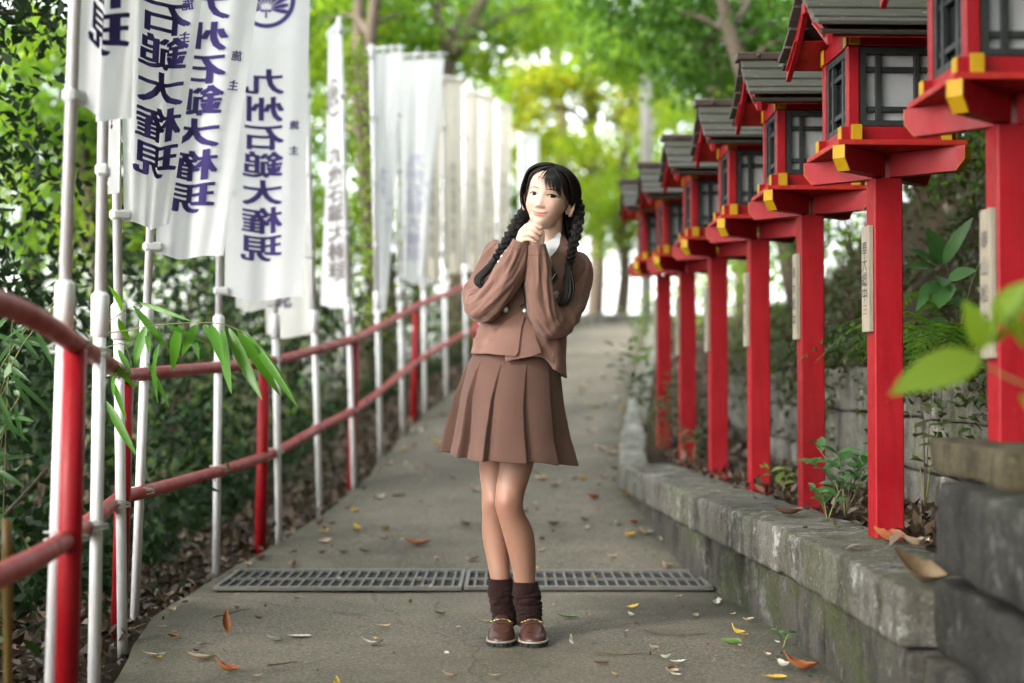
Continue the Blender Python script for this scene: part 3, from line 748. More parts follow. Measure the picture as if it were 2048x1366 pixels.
# ================================================================ VEGETATION
def leaf_arrays(C, L, wr=.5, up=.5, droop=.3, fold=.10, axis=None, near=False):
    N = len(C); L = np.broadcast_to(np.asarray(L, float), (N,))[:, None]
    a = rs.normal(size=(N, 3)); a[:, 2] -= droop
    if axis is not None: a = a * .45 + axis
    a /= np.linalg.norm(a, axis=1)[:, None]
    n = rs.normal(size=(N, 3)) * .6; n[:, 2] += up
    n -= (n * a).sum(1)[:, None] * a; n /= np.linalg.norm(n, axis=1)[:, None] + 1e-9
    b = np.cross(n, a)
    if not near:
        m_ = C + a * L * .45 + n * L * fold
        V = np.stack([C, m_ + b * L * wr * .5, C + a * L, m_ - b * L * wr * .5], 1).reshape(-1, 3)
        return V, np.arange(N * 4).reshape(N, 4)
    w = L * wr * .5
    tip = C + a * L - n * L * .12
    p = [C, C + a * L * .3 + b * w * .85 + n * L * fold, C + a * L * .3, C + a * L * .3 - b * w * .85 + n * L * fold,
         C + a * L * .65 + b * w * .8 + n * L * fold * .6, C + a * L * .65 - n * L * .02, C + a * L * .65 - b * w * .8 + n * L * fold * .6, tip]
    V = np.stack(p, 1).reshape(-1, 3); o = (np.arange(N) * 8)[:, None]
    Q = np.concatenate([o + np.array([[0, 1, 2, 2]]) * 0 + np.array([[0, 1, 4, 2]]), o + np.array([[0, 2, 6, 3]]) * 1, o + np.array([[2, 4, 7, 5]]), o + np.array([[2, 5, 7, 6]])])
    return V, Q

def foliage(name, C, L, mat, parent=None, off=(0, 0, 0), **kw):
    V, Q = leaf_arrays(np.asarray(C, float), L, **kw)
    return link(name, np_mesh(name, V - np.asarray(off, float), Q), mat, parent)

def tree(label, base, pts, r0, clumps, mat, nleaf, L, cr=.55, group=None, name='tree', limbs=True, mat2=None, flat=.7, droop=.5):
    """trunk through pts; clumps: crown centres with radii (x, y, z, R): limbs reach for them"""
    base = Vector(base); t = thing(name, label, 'tree', base, 0, group)
    tp = spline([tuple(p) for p in pts], 14)
    tp = [Vector(p) + Vector((noise.noise(Vector(p) * .9), noise.noise(Vector(p) * .9 + Vector((9, 0, 0))), 0)) * r0 * .5 for p in tp]
    MB().tube([p - base for p in tp], [r0 * (1.25 - .75 * i / 13) for i in range(14)], 12).build('trunk', BARK, t, True)
    cs = []; 
    for (x, y, z, Rr) in clumps:
        c = Vector((x, y, z))
        if limbs:
            s_ = min(tp[4:], key=lambda p: (p - c).length + abs(p.z - (c.z - Rr * .7)))
            mid = (s_ + c) / 2 + Vector((rnd.uniform(-.2, .2), rnd.uniform(-.2, .2), .15 * Rr))
            MB().tube([Vector(p) - base for p in spline([tuple(s_), tuple(mid), tuple(c)], 8)], [r0 * (.42 - .3 * i / 7) for i in range(8)], 7).build('limb', BARK, t, True)
        k = max(3, int(7 * Rr)); 
        sub = rs.normal(size=(k, 3)); sub *= (Rr * rs.uniform(.35, 1, (k, 1)) ** .6) / np.linalg.norm(sub, axis=1)[:, None]; sub[:, 2] *= flat
        cs += [np.array((x, y, z)) + q for q in sub]
    per = max(8, nleaf // len(cs)); C = []
    for c in cs:
        s_ = cr * rs.uniform(.7, 1.3); q = rs.normal(size=(per, 3)) * s_ * .5; q[:, 2] *= .55; C.append(c + q)
    C = np.concatenate(C); sz = L * rs.uniform(.6, 1.25, len(C))
    if mat2:
        pick = noise_pick(C); foliage('crown', C[~pick], sz[~pick], mat, t, base, droop=droop); foliage('crown', C[pick], sz[pick], mat2, t, base, droop=droop)
    else: foliage('crown', C, sz, mat, t, base, droop=droop)
    return t
def noise_pick(C): return np.array([noise.noise(Vector(c) * .8) > .12 for c in C])
def gz(x, y): return ground(x, y) - .05
def rc(px, py, Y, Rr): p = at(px, py, Y); return (p.x, p.y, p.z, Rr)

# trees with trunks in view
def simple_tree(label, px, Y, r0, topy, clumps, mat, n, L, lean=0, **kw):
    x = (px - 1024) * Y / F; b = (x, Y, gz(x, Y)); top = at(px + lean, topy, Y)
    return tree(label, b, [b, ((b[0] * 2 + top.x) / 3 + .1, Y, (b[2] * 2 + top.z) / 3), ((b[0] + 2 * top.x) / 3 - .08, Y + .1, (b[2] + 2 * top.z) / 3), tuple(top)], r0, clumps, mat, n, L, **kw)
GT = 'trees behind the path'
simple_tree('dark slender tree with leaning trunk right of the narrow twisted banner', 722, 14.5, .10, -60, [rc(640, 40, 16.4, 1.0), rc(760, -20, 16.4, 1.1), rc(680, 180, 17, .8), rc(600, 260, 17, .9)], G_MID, 5200, .10, 30, group=GT, mat2=G_LIGHT)
simple_tree('dark tree close beside the vine, trunk bending at mid height', 765, 15.5, .11, -80, [rc(830, 40, 17.5, 1.0), rc(740, 120, 18, .9), rc(690, -40, 17, 1.1)], G_MID, 4800, .10, -45, group=GT)
simple_tree('forked tree rising above the brightest white banner', 902, 17.2, .15, 90, [rc(880, -30, 19.5, 1.2), rc(990, 20, 19.5, 1.3), rc(1080, 10, 20, 1.0), rc(980, 80, 19, .6), rc(830, 120, 20, 1.0)], G_MID, 7200, .11, 0, group=GT, mat2=G_LIGHT)
fk = [o for o in COL.objects if o.name.startswith('tree') and o.type == 'EMPTY'][-1]; fo = Vector(fk.location)
for q_ in ([(902, 100), (884, 40), (868, -60)], [(903, 110), (930, 70), (965, 0), (985, -60)]): MB().tube([Vector(p) - fo for p in spline([tuple(at(x, y, 17.1)) for x, y in q_], 12)], [.10 - .003 * k for k in range(12)], 9).build('limb', BARK, fk, True)
simple_tree('tall tree over the lanterns, trunk slanting at the top', 1490, 17, .13, -120, [rc(1380, 40, 16.5, 1.2), rc(1540, 60, 17, 1.3), rc(1620, 10, 16, 1.2), rc(1450, 130, 18, 1.0), rc(1300, 30, 18, 1.0), rc(1560, 190, 18.5, .9)], G_MID, 10500, .11, -75, group=GT)
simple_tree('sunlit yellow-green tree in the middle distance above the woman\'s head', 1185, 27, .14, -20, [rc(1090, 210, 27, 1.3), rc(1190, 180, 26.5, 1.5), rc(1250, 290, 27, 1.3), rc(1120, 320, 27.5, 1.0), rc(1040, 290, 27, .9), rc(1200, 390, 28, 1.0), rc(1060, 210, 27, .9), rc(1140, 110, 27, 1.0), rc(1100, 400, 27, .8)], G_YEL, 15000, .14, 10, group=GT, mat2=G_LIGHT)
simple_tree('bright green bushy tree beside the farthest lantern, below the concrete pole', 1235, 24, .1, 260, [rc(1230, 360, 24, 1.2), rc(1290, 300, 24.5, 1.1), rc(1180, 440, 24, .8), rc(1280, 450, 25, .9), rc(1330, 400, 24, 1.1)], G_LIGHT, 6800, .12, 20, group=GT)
simple_tree('broad green tree filling the upper middle behind the forked trunk', 1120, 33, .2, -220, [rc(1000, -20, 33, 1.6), rc(1120, 10, 33, 1.6), rc(1240, 60, 33, 1.7), rc(1350, -30, 34, 2.0), rc(1180, 120, 34, 1.2)], G_MID, 8200, .16, 0, group=GT, mat2=G_YEL)
simple_tree('pale green tree behind the lantern roofs, top right', 1600, 26, .18, -150, [rc(1500, 60, 26, 1.6), rc(1640, 100, 26, 1.7), rc(1420, 180, 27, 1.3), rc(1560, 230, 26, 1.3), rc(1380, 280, 27, 1.0), rc(1720, 200, 25, 1.5)], G_MID, 9000, .14, 0, group=GT, mat2=G_LIGHT)
simple_tree('mid green tree behind the crested banner, reaching past the frame', 560, 18, .15, -150, [rc(600, 130, 18, 1.1), rc(520, 40, 18, 1.3), rc(640, 300, 18.5, .9), rc(560, 420, 18, 1.0), rc(460, 220, 18, 1.2)], G_MID, 7500, .11, 0, group=GT, mat2=G_LIGHT)
simple_tree('light green tree behind the second and third banner poles', 190, 13, .12, -150, [rc(60, 160, 12.5, .8), rc(170, 330, 13, .9), rc(250, 150, 13.5, .9), rc(60, 440, 13.5, .8), rc(330, 330, 13, .8), rc(420, 120, 14, 1.0), rc(230, 470, 13, .8), rc(130, 60, 13, .8), rc(160, 230, 12.6, .6)], G_MID, 11500, .085, 0, group=GT, mat2=G_LIGHT)
simple_tree('rounded green tree low behind the far end of the railing', 830, 22, .1, 200, [rc(790, 380, 22, 1.1), rc(700, 430, 21, 1.1), rc(880, 330, 22.5, 1.0), rc(760, 250, 22, .9), rc(650, 470, 20, 1.0), rc(960, 420, 23, 1.0), rc(1040, 480, 23, .9)], G_MID, 9500, .11, 0, group=GT, mat2=G_LIGHT)
simple_tree('pale green tree deeper in the wood at the left edge', 60, 19, .14, -150, [rc(-40, 60, 19, 1.2), rc(120, 200, 19, 1.3), rc(40, 380, 19, 1.3), rc(-30, 250, 18, 1.2), rc(100, 320, 18, .9), rc(210, 420, 19.5, 1.1), rc(320, 60, 20, 1.4), rc(380, 480, 19, 1.2)], G_MID, 14000, .12, 0, group=GT, mat2=G_MID)
tree('dark green tree leaning from the bank, its boughs over the lanterns', (2.35, 11.4, gz(2.35, 11.4)), [(2.35, 11.4, gz(2.35, 11.4)), tuple(at(1545, 330, 11.4)), tuple(at(1500, 180, 11.3)), tuple(at(1462, 70, 11.3)), tuple(at(1425, -60, 11.3))], .085,
     [rc(1340, 20, 12, .55), rc(1460, 10, 12, .6), rc(1590, 50, 12, .6), rc(1240, -20, 12.5, .5), rc(1540, 130, 12.6, .4), rc(1690, 60, 11, .6), rc(1400, 100, 13, .45)], G_DEEP, 6500, .085, group=GT)
tree('dark green tree across the path, boughs along the top of the view', (-4.4, 21, gz(-4.4, 21)), [(-4.4, 21, gz(-4.4, 21)), (-4.2, 21, 2.6), (-3.4, 21, 5.2), (-1.6, 21, 7.0)], .17,
     [rc(700, 20, 21, .8), rc(850, 0, 21, .8), rc(990, 10, 21.4, .75), rc(1110, 0, 21.6, .8), rc(640, 130, 21.5, .7), rc(840, 120, 22, .6), rc(600, 30, 21, .8)], G_DEEP, 6400, .11, group=GT)
# near branch at the top left corner
nb = tree('dark leafed tree at the left, its branch crossing the sky in the upper corner', (-2.9, 5.9, gz(-2.9, 5.9)), [(-2.9, 5.9, gz(-2.9, 5.9)), (-2.8, 5.9, .8), (-2.75, 5.8, 1.8), (-2.6, 5.8, 3.2)], .06,
     [rc(10, 110, 5.7, .32), rc(100, 30, 5.6, .26), rc(30, 20, 5.8, .3), rc(70, 560, 6, .3), rc(-30, 320, 5.8, .32), rc(30, 420, 6.2, .3)], G_DARK, 1500, .062, cr=.3, group=GT)

# shrubs: left of the railing, below and behind the banners
def shrub(label, x, y, h, w, mat, n, L, cat='shrub', group=None, name='shrub', mat2=None, **kw):
    z = ground(x, y) if not kw.get('z') else kw.pop('z'); kw.pop('z', None)
    t = thing(name, label, cat, (x, y, z), 0, group)
    st = MB(); k = 7; C = []
    for i in range(k):
        a = rnd.uniform(0, 6.28); e = Vector((math.cos(a) * w * rnd.uniform(.2, .8), math.sin(a) * w * rnd.uniform(.2, .8), h * rnd.uniform(.5, .95)))
        st.tube([Vector((0, 0, -.05)) + e * 0, e * .45 + Vector((0, 0, h * .12)), e], [.012, .009, .004], 5)
    st.build('stems', STEMB, t)['kind'] = 'stuff'
    nc = max(8, int(22 * h * w + 8))
    for i in range(nc):
        q = rs.normal(size=3); q /= np.linalg.norm(q); q *= rs.uniform(.45, 1) ** .5
        c = np.array((q[0] * w, q[1] * w, h * .52 + q[2] * h * .5)); C.append(c + rs.normal(size=(max(5, n // nc), 3)) * np.array((.16, .16, .10)) * (h + w) * .5)
    C = np.concatenate(C); C = C[C[:, 2] > .02]; sz = L * rs.uniform(.6, 1.25, len(C))
    if mat2:
        pk = rs.rand(len(C)) < .3; foliage('foliage', C[~pk], sz[~pk], mat, t, **kw); foliage('foliage', C[pk], sz[pk], mat2, t, **kw)
    else: foliage('foliage', C, sz, mat, t, **kw)
    return t
GS = 'shrubs beyond the railing'
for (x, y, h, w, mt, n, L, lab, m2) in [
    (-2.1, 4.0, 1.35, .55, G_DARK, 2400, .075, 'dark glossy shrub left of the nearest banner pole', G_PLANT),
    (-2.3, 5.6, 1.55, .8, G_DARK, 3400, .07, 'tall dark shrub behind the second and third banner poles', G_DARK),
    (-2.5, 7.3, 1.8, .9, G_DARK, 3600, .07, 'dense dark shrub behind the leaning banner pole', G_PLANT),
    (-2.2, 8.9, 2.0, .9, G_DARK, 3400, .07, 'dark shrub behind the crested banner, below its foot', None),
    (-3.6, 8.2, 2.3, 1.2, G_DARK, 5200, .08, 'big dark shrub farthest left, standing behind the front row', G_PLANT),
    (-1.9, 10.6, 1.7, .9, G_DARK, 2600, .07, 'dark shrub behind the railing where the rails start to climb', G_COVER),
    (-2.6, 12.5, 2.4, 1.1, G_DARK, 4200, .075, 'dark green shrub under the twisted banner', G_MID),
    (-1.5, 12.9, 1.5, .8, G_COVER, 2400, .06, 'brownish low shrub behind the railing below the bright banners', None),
    (-1.4, 15.2, 1.9, .9, G_COVER, 3000, .07, 'loose olive shrub beyond the railing below the shade-tinted banners', G_DARK),
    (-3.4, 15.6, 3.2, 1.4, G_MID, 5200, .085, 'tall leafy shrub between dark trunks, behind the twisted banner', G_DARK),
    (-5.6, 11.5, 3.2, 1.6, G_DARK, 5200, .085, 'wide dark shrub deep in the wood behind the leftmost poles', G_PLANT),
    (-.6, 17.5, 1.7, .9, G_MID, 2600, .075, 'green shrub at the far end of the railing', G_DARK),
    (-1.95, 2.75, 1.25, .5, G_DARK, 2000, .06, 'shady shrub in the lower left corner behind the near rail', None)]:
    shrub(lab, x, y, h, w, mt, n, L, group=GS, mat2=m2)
GB = 'shrubs on the bank behind the lanterns'
for (x, y, h, w, mt, n, L, lab, m2) in [
    (2.5, 4.6, 1.6, .7, G_COVER, 7000, .05, 'dull green shrub on the bank behind the nearest lantern', G_DARK),
    (2.3, 6.4, 1.5, .8, G_COVER, 7000, .05, 'olive shrub on the bank right of the second post', G_MID),
    (3.4, 6.6, 2.2, 1.2, G_DARK, 9000, .06, 'dark shrub high on the bank right of the second lantern roof', G_COVER),
    (2.5, 8.6, 1.5, .8, G_COVER, 6000, .055, 'green shrub on the bank behind the third post', G_MID),
    (4.4, 9.5, 2.8, 1.4, G_DARK, 4600, .07, 'big dark shrub at the top of the bank, right edge', G_MID),
    (2.6, 10.8, 1.6, .8, G_MID, 3000, .06, 'fresh green shrub on the bank between the fourth and third posts', G_COVER),
    (2.8, 13.5, 1.7, .9, G_MID, 3000, .07, 'green shrub on the bank behind the fifth post', G_LIGHT),
    (2.6, 16.5, 1.6, .8, G_LIGHT, 2600, .075, 'light green shrub beyond the farthest lantern post', G_MID)]:
    shrub(lab, x, y, h, w, mt, n, L, group=GB, mat2=m2)
# light vine hanging from the bars by the bright banners
vb = at(745, 640, 9.9); vt = thing('vine', 'yellow-green vine climbing beside the bright twisted banner', 'vine', vb)
vp = spline([tuple(at(745, 640, 9.9) - vb), tuple(at(735, 450, 9.9) - vb), tuple(at(725, 280, 9.9) - vb), tuple(at(700, 130, 9.9) - vb), tuple(at(690, 112, 9.8) - vb)], 40)
MB().tube(vp, .006, 6).build('stem', STEMB, vt)
foliage('leaves', np.concatenate([np.array(p) + rs.normal(size=(16, 3)) * np.array((.075, .06, .06)) for p in vp]), .06 * rs.uniform(.6, 1.3, 640), G_FRESH, vt)['kind'] = 'stuff'
# utility pole
up_ = thing('utility_pole', 'grey concrete utility pole standing among the far trees', 'utility pole', (1.965, 20.8, 1.45))
MB().tube([(0, 0, 0), (0, 0, 4), (0, 0, 9.5)], [.085, .078, .07], 16).build('pole', UPOLE, up_, True)
for k in range(6): MB().tube([(-.13, 0, 2.2 + .9 * k), (.13, 0, 2.2 + .9 * k)], .012, 6).build('step', UPOLE, up_)

# leaf screens added out of view on both sides to block sidelight
C = []
for k in range(150):
    s_ = -1 if k % 2 else 1; y = rs.uniform(-5, 7.5); x = s_ * rs.uniform(3.4 if s_ > 0 else 3.0, 8); z = rs.uniform(-1.5, 5.5) if s_ < 0 else rs.uniform(2.2, 6.5)
    if abs(x) < .41 * max(0, y) + 1.1: continue
    q_ = Vector((x - .1, y - 4.5, z - 1.32)); q_ -= q_.dot(sd) * sd
    if q_.length < 1.9: continue
    C.append(np.array((x, y, z)) + rs.normal(size=(110, 3)) * np.array((.45, .6, .5)))
C = np.concatenate(C); C = C[np.abs(C[:, 0]) > .40 * np.maximum(0, C[:, 1]) + .6]; tag(foliage('far_and_added_wood', C, .16 * rs.uniform(.6, 1.2, len(C)), G_DARK), kind='stuff')
GAP = 1.2
# leaf layer added above the view to block skylight over the near scene
C = []
while len(C) < 900:
    x = rs.uniform(-9, 8); y = rs.uniform(-13, 12.5)
    if y > 4.5 and -1.6 < x < 2.2: continue
    if y > 8.5 and x > 0 or y > 8 and x < 0 or x < 0 and y > 4.5 and x > -2.4: continue
    z = rs.uniform(4.6, 7.5) + .06 * max(0, y)
    if noise.noise((x * .35, y * .35, 4)) < -.2: continue
    q_ = Vector((x - .1, y - 4.5, z - 1.32)); q_ -= q_.dot(sd) * sd                 # gap cut so the sunbeam falls on the woman
    if q_.length < GAP: continue
    C.append(np.array((x, y, z)) + rs.normal(size=(130, 3)) * np.array((.75, .75, .4)))
C = np.concatenate(C); tag(foliage('tree_canopy', C, .2 * rs.uniform(.6, 1.2, len(C)), G_MID, up=1.0), kind='stuff')
# unseen leaf screen added behind the viewer to cut the frontal skylight
C = []
for k in range(120):
    x = rs.uniform(-11, 11); y = rs.uniform(-15, -8) if abs(x) < 8 else rs.uniform(-12, 2); z = rs.uniform(-.5, 5.5)
    q_ = Vector((x - .1, y - 4.5, z - 1.32)); q_ -= q_.dot(sd) * sd
    if noise.noise((x * .5, z * .5, 8)) < -.25 or q_.length < GAP + .4: continue
    C.append(np.array((x, y, z)) + rs.normal(size=(130, 3)) * np.array((.8, .6, .6)))
C = np.concatenate(C); tag(foliage('far_and_added_wood', C, .22 * rs.uniform(.6, 1.2, len(C)), G_MID, up=.4), kind='stuff')
# far wood closing the view
C = []
for k in range(70):
    x = rs.uniform(-32, 34); y = rs.uniform(38, 60)
    if .2 < x < 6.0 and rs.rand() < .8: continue
    z = rs.uniform(1.5, 15); C.append(np.array((x, y, z)) + rs.normal(size=(190, 3)) * np.array((1.5, 1.2, 1.0)))
C = np.concatenate(C); tag(foliage('far_and_added_wood', C, .3 * rs.uniform(.6, 1.2, len(C)), G_MID), kind='stuff')

C = []
for k in range(120):                                             # wood falling away on the left
    y = rs.uniform(7, 30); x = -.40 * y - rs.uniform(.3, 9); z = rs.uniform(-1.5, 6.5)
    C.append(np.array((x, y, z)) + rs.normal(size=(120, 3)) * np.array((.8, .8, .6)))
C = np.concatenate(C); tag(foliage('far_and_added_wood', C, .17 * rs.uniform(.6, 1.2, len(C)), G_MID), kind='stuff')
C = []
for k in range(150):                                             # dark undergrowth below it
    y = rs.uniform(13, 30); x = rs.uniform(-.42 * y - 1, -.10 * y - 1.2); z = rs.uniform(-2.6, 1.5 + .02 * y)
    C.append(np.array((x, y, z)) + rs.normal(size=(110, 3)) * np.array((.55, .5, .4)))
C = np.concatenate(C); tag(foliage('far_and_added_wood', C, .12 * rs.uniform(.6, 1.2, len(C)), G_DARK), kind='stuff')
# planted bank on the right: ground cover, ferns, saplings
C = []
while len(C) < 34000:
    y = rs.uniform(2.2, 18); x = xw(y) + .05 + abs(rs.normal()) * 1.6
    if rs.rand() > .45 + .9 * noise.noise((x * 2, y * 2, 1)): continue
    C.append((x, y, ground(x, y) + abs(rs.normal()) * .07))
C = np.array(C); tag(foliage('ground_cover', C, .05 * rs.uniform(.5, 1.3, len(C)), G_COVER, up=.9), kind='stuff')
C = []
while len(C) < 9000:
    y = rs.uniform(2.6, 16); x = xw(y) + rs.uniform(-.12, 4); C.append((x, y, ground(x, y) + .01 + abs(rs.normal()) * .012) if x > xw(y) + .1 else (x, y, walltop(y) + .005))
    if rs.rand() < .55:
        x = xw(y) - abs(rs.normal()) * .2 - .02 if rs.rand() < .5 else xr(y) + .3 + abs(rs.normal()) * .1; C.append((x, y, ledgez(y) + .012 + abs(rs.normal()) * .01))
C = np.array(C); tag(foliage('leaf_litter', C, .06 * rs.uniform(.4, 1.2, len(C)), LITTER, up=1.4, droop=0, wr=.45), kind='stuff')
C = []
while len(C) < 11000:
    y = rs.uniform(2.0, 16); x = xl(y) - abs(rs.normal()) * .75 - .02; C.append((x, y, ground(x, y) + .015 + abs(rs.normal()) * .03))
C = np.array(C); tag(foliage('leaf_litter', C, .055 * rs.uniform(.4, 1.25, len(C)), LITTER, up=1.2, droop=0, wr=.5), kind='stuff')
C = []
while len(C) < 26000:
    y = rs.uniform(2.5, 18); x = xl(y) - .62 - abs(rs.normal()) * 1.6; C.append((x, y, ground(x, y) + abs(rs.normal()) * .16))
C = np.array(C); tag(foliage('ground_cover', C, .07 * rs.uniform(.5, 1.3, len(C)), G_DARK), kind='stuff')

C = []                                                            # creepers hanging over the upper wall
for k in range(70):
    y = rs.uniform(3.0, 10.2); l = abs(rs.normal()) * .16 + .05; n_ = int(70 * (l + .1))
    for j in range(n_):
        t = rs.rand(); C.append((xw(y) - .03 - .04 * rs.rand(), y + rs.normal() * .05, walltop(y) + .03 - l * t))
C = np.array(C); tag(foliage('creeper', C, .045 * rs.uniform(.5, 1.3, len(C)), G_COVER, up=.2), kind='stuff')
def fern(label, x, y, z, n, L, mat, group, lean=(-.5, -.2), rise=.5):
    t = thing('fern', label, 'fern', (x, y, z), 0, group)
    for k in range(n):
        a = 6.28 * k / n + rnd.uniform(-.4, .4); d = Vector((math.cos(a) + lean[0], math.sin(a) + lean[1], 0)); l = L * rnd.uniform(.7, 1.15)
        pts = [Vector(p) for p in spline([(0, 0, 0), tuple(d * l * .35 + Vector((0, 0, l * rise))), tuple(d * l * .75 + Vector((0, 0, l * rise * .75))), tuple(d * l + Vector((0, 0, l * rise * .1)))], 14)]
        q = MB(); q.tube(pts, .0016, 4)
        for i in range(2, 14):
            tv = (pts[i] - pts[i - 1]).normalized(); sd_ = tv.cross(Vector((0, 0, 1))).normalized(); ll = l * .20 * math.sin(math.pi * (i / 14) ** .7) + .006
            for s_ in (-1, 1):
                b = pts[i]; tip = b + (sd_ * s_ + tv * .5) * ll - Vector((0, 0, ll * .2)); w = tv * ll * .17
                q.add([b - w * .5, b + (tip - b) * .5 - w, tip, b + (tip - b) * .5 + w], [(0, 1, 2, 3)])
        q.build('frond', mat, t)
    return t
GF = 'ferns over the upper block wall'
for i, (px_, py_, Y) in enumerate(((1700, 690, 5.5), (1560, 690, 6.7), (1900, 640, 4.9), (1650, 640, 6.3), (1830, 705, 5.0), (1470, 690, 8.2), (1930, 480, 5.4), (1760, 600, 6.0), (1880, 380, 6.2), (1600, 560, 7.4))):
    p = at(px_, py_, Y); x = max(p.x, xw(Y) + .04); z = max(ground(x, Y), walltop(Y)) if x < xw(Y) + .3 else ground(x, Y)
    labs = ['fern drooping over the wall between the second and third lantern posts', 'fern on the wall top left of the third lantern post', 'fern on the bank just left of the nearest lantern post', 'fern on the bank behind the third lantern, above the wall', 'small fern at the wall edge right of the second lantern post', 'fern on the wall top between the fifth and fourth posts', 'high fern under the platform of the nearest lantern', 'fern on the slope directly behind the second post', 'fern high on the slope right of the second post', 'fern higher on the bank behind the third post']
    fern(labs[i], x, Y, z, 9, rnd.uniform(.22, .34), G_COVER if i % 2 else G_MID, GF)

def leaf_mesh(L, w, curl=.25, n=7, fold=.2, wavy=.0, serr=0.0):
    """one leaf along +y, midrib fold and curl"""
    vs = []; fs = []
    for i in range(n + 1):
        t = i / n; ww = w * math.sin(math.pi * (t ** .8)) ** .8 * .5 if 0 < t < 1 else .0006
        if serr and i % 2: ww *= 1 - serr
        z = curl * L * (t * t) * -1; y = L * (t - .15 * curl * t * t)
        wv_ = wavy * w * math.sin(t * 9)
        vs += [(-ww, y, z + fold * ww + wv_), (0, y, z), (ww, y, z + fold * ww - wv_)]
    for i in range(n):
        a = 3 * i; fs += [(a, a + 1, a + 4, a + 3), (a + 1, a + 2, a + 5, a + 4)]
    return vs, fs
def put_leaf(name, root, tip, w, mat, parent, off, nrm=Vector((0, -1, .4)), curl=.15, fold=.25, n=8, **kw):
    root, tip = Vector(root), Vector(tip); d = tip - root; L = d.length; y = d.normalized()
    nrm = (nrm - nrm.dot(y) * y).normalized(); x = y.cross(nrm)
    vs, fs = leaf_mesh(L, w, curl, n, fold, **kw)
    q = MB(); q.add([root + x * v[0] + y * v[1] + nrm * (v[2] + curl * L * (v[1] / L)) - Vector(off) for v in vs], fs)
    return q.build(name, mat, parent, True)

# bamboo spray hanging over the railing
def c2(x, y): return (x / 1.694, 560 + y / 1.694)
bb = at(200, 690, 4.25); bam = thing('bamboo_spray', 'green bamboo spray arching over the railing, long drooping leaves', 'bamboo', bb)
for st in ([(250, 330), (330, 180), (400, 120), (470, 85), (560, 85)], [(240, 330), (310, 200), (440, 170), (560, 150), (720, 145), (800, 165), (850, 190)], [(300, 260), (360, 230), (420, 220), (450, 300)]):
    MB().tube([Vector(p) - bb for p in spline([tuple(at(*c2(*q), 4.25)) for q in st], 24)], [.0026 - .0018 * i / 23 for i in range(24)], 6).build('stem', STEM, bam, True)
BL = [((415, 108), (365, 15), 22), ((450, 85), (575, 240), 24), ((470, 75), (650, 140), 16), ((360, 200), (290, 165), 16), ((495, 155), (455, 300), 34), ((500, 170), (505, 250), 18), ((540, 155), (560, 215), 18), ((560, 150), (700, 215), 14), ((610, 150), (585, 310), 40), ((665, 150), (615, 260), 34), ((650, 190), (675, 270), 20), ((690, 150), (730, 230), 18), ((715, 150), (757, 290), 34), ((755, 160), (785, 390), 38), ((775, 160), (890, 410), 40), ((800, 165), (955, 400), 34), ((830, 175), (1015, 440), 26), ((860, 200), (1000, 400), 18), ((360, 260), (460, 370), 24), ((395, 300), (385, 400), 18), ((500, 280), (575, 435), 16), ((540, 215), (525, 310), 20), ((360, 410), (465, 600), 28), ((400, 235), (450, 330), 18), ((400, 130), (440, 210), 22), ((520, 270), (535, 420), 16), ((380, 340), (430, 480), 18)]
for i, (a, b, w) in enumerate(BL):
    o = put_leaf('leaf', at(*c2(*a), 4.25 + rnd.uniform(-.05, .05)), at(*c2(*b), 4.22 + rnd.uniform(-.12, .1)), w / 1.694 * 4.25 / F * 1.05, G_BAMBOO, bam, bb, Vector((rnd.uniform(-.5, .5), -1, .3)), rnd.uniform(.08, .2))
# darker bamboo grass at the left edge
bb2 = Vector((-1.62, 4.3, ground(-1.62, 4.3))); bg2 = thing('bamboo_grass', 'thin dark bamboo grass crowding the left edge behind the near rail', 'bamboo', bb2)
for k in range(9):
    e = at(rnd.uniform(-40, 150), rnd.uniform(560, 800), 4.3 + rnd.uniform(-.3, .3)); s_ = bb2 + Vector((rnd.uniform(-.25, .1), rnd.uniform(-.2, .2), 0))
    pts = [Vector(p) - bb2 for p in spline([tuple(s_), tuple(s_.lerp(e, .6) + Vector((0, 0, .2))), tuple(e)], 10)]
    st = MB().tube(pts, .002, 5).build('stem', STEM, bg2, True)
    for j in range(7):
        r_ = pts[4 + (j % 6)]; d = Vector((rnd.uniform(-.14, .14), rnd.uniform(-.1, .1), rnd.uniform(-.16, .05)))
        put_leaf('leaf', r_, r_ + d, .016, G_PLANT, bg2, (0, 0, 0), Vector((rnd.uniform(-.6, .6), -1, .5)), .2, n=5)
# yellow bamboo canes, lower left
yb = Vector((-1.15, 3.1, -.3)); yc = thing('bamboo_canes', 'two old yellow bamboo canes standing at the lower left edge', 'bamboo', yb)
for (x0, x1, yy) in ((-1.15, -1.165, 3.1), (-1.105, -1.12, 3.16)):
    pts = [Vector((x0 + (x1 - x0) * k / 12, yy, -.4 + .93 * k / 12)) - yb for k in range(13)]
    MB().tube(pts, [.0105 + (.0018 if k % 4 == 2 else 0) for k in range(13)], 12).build('cane', YBAM, yc, True)

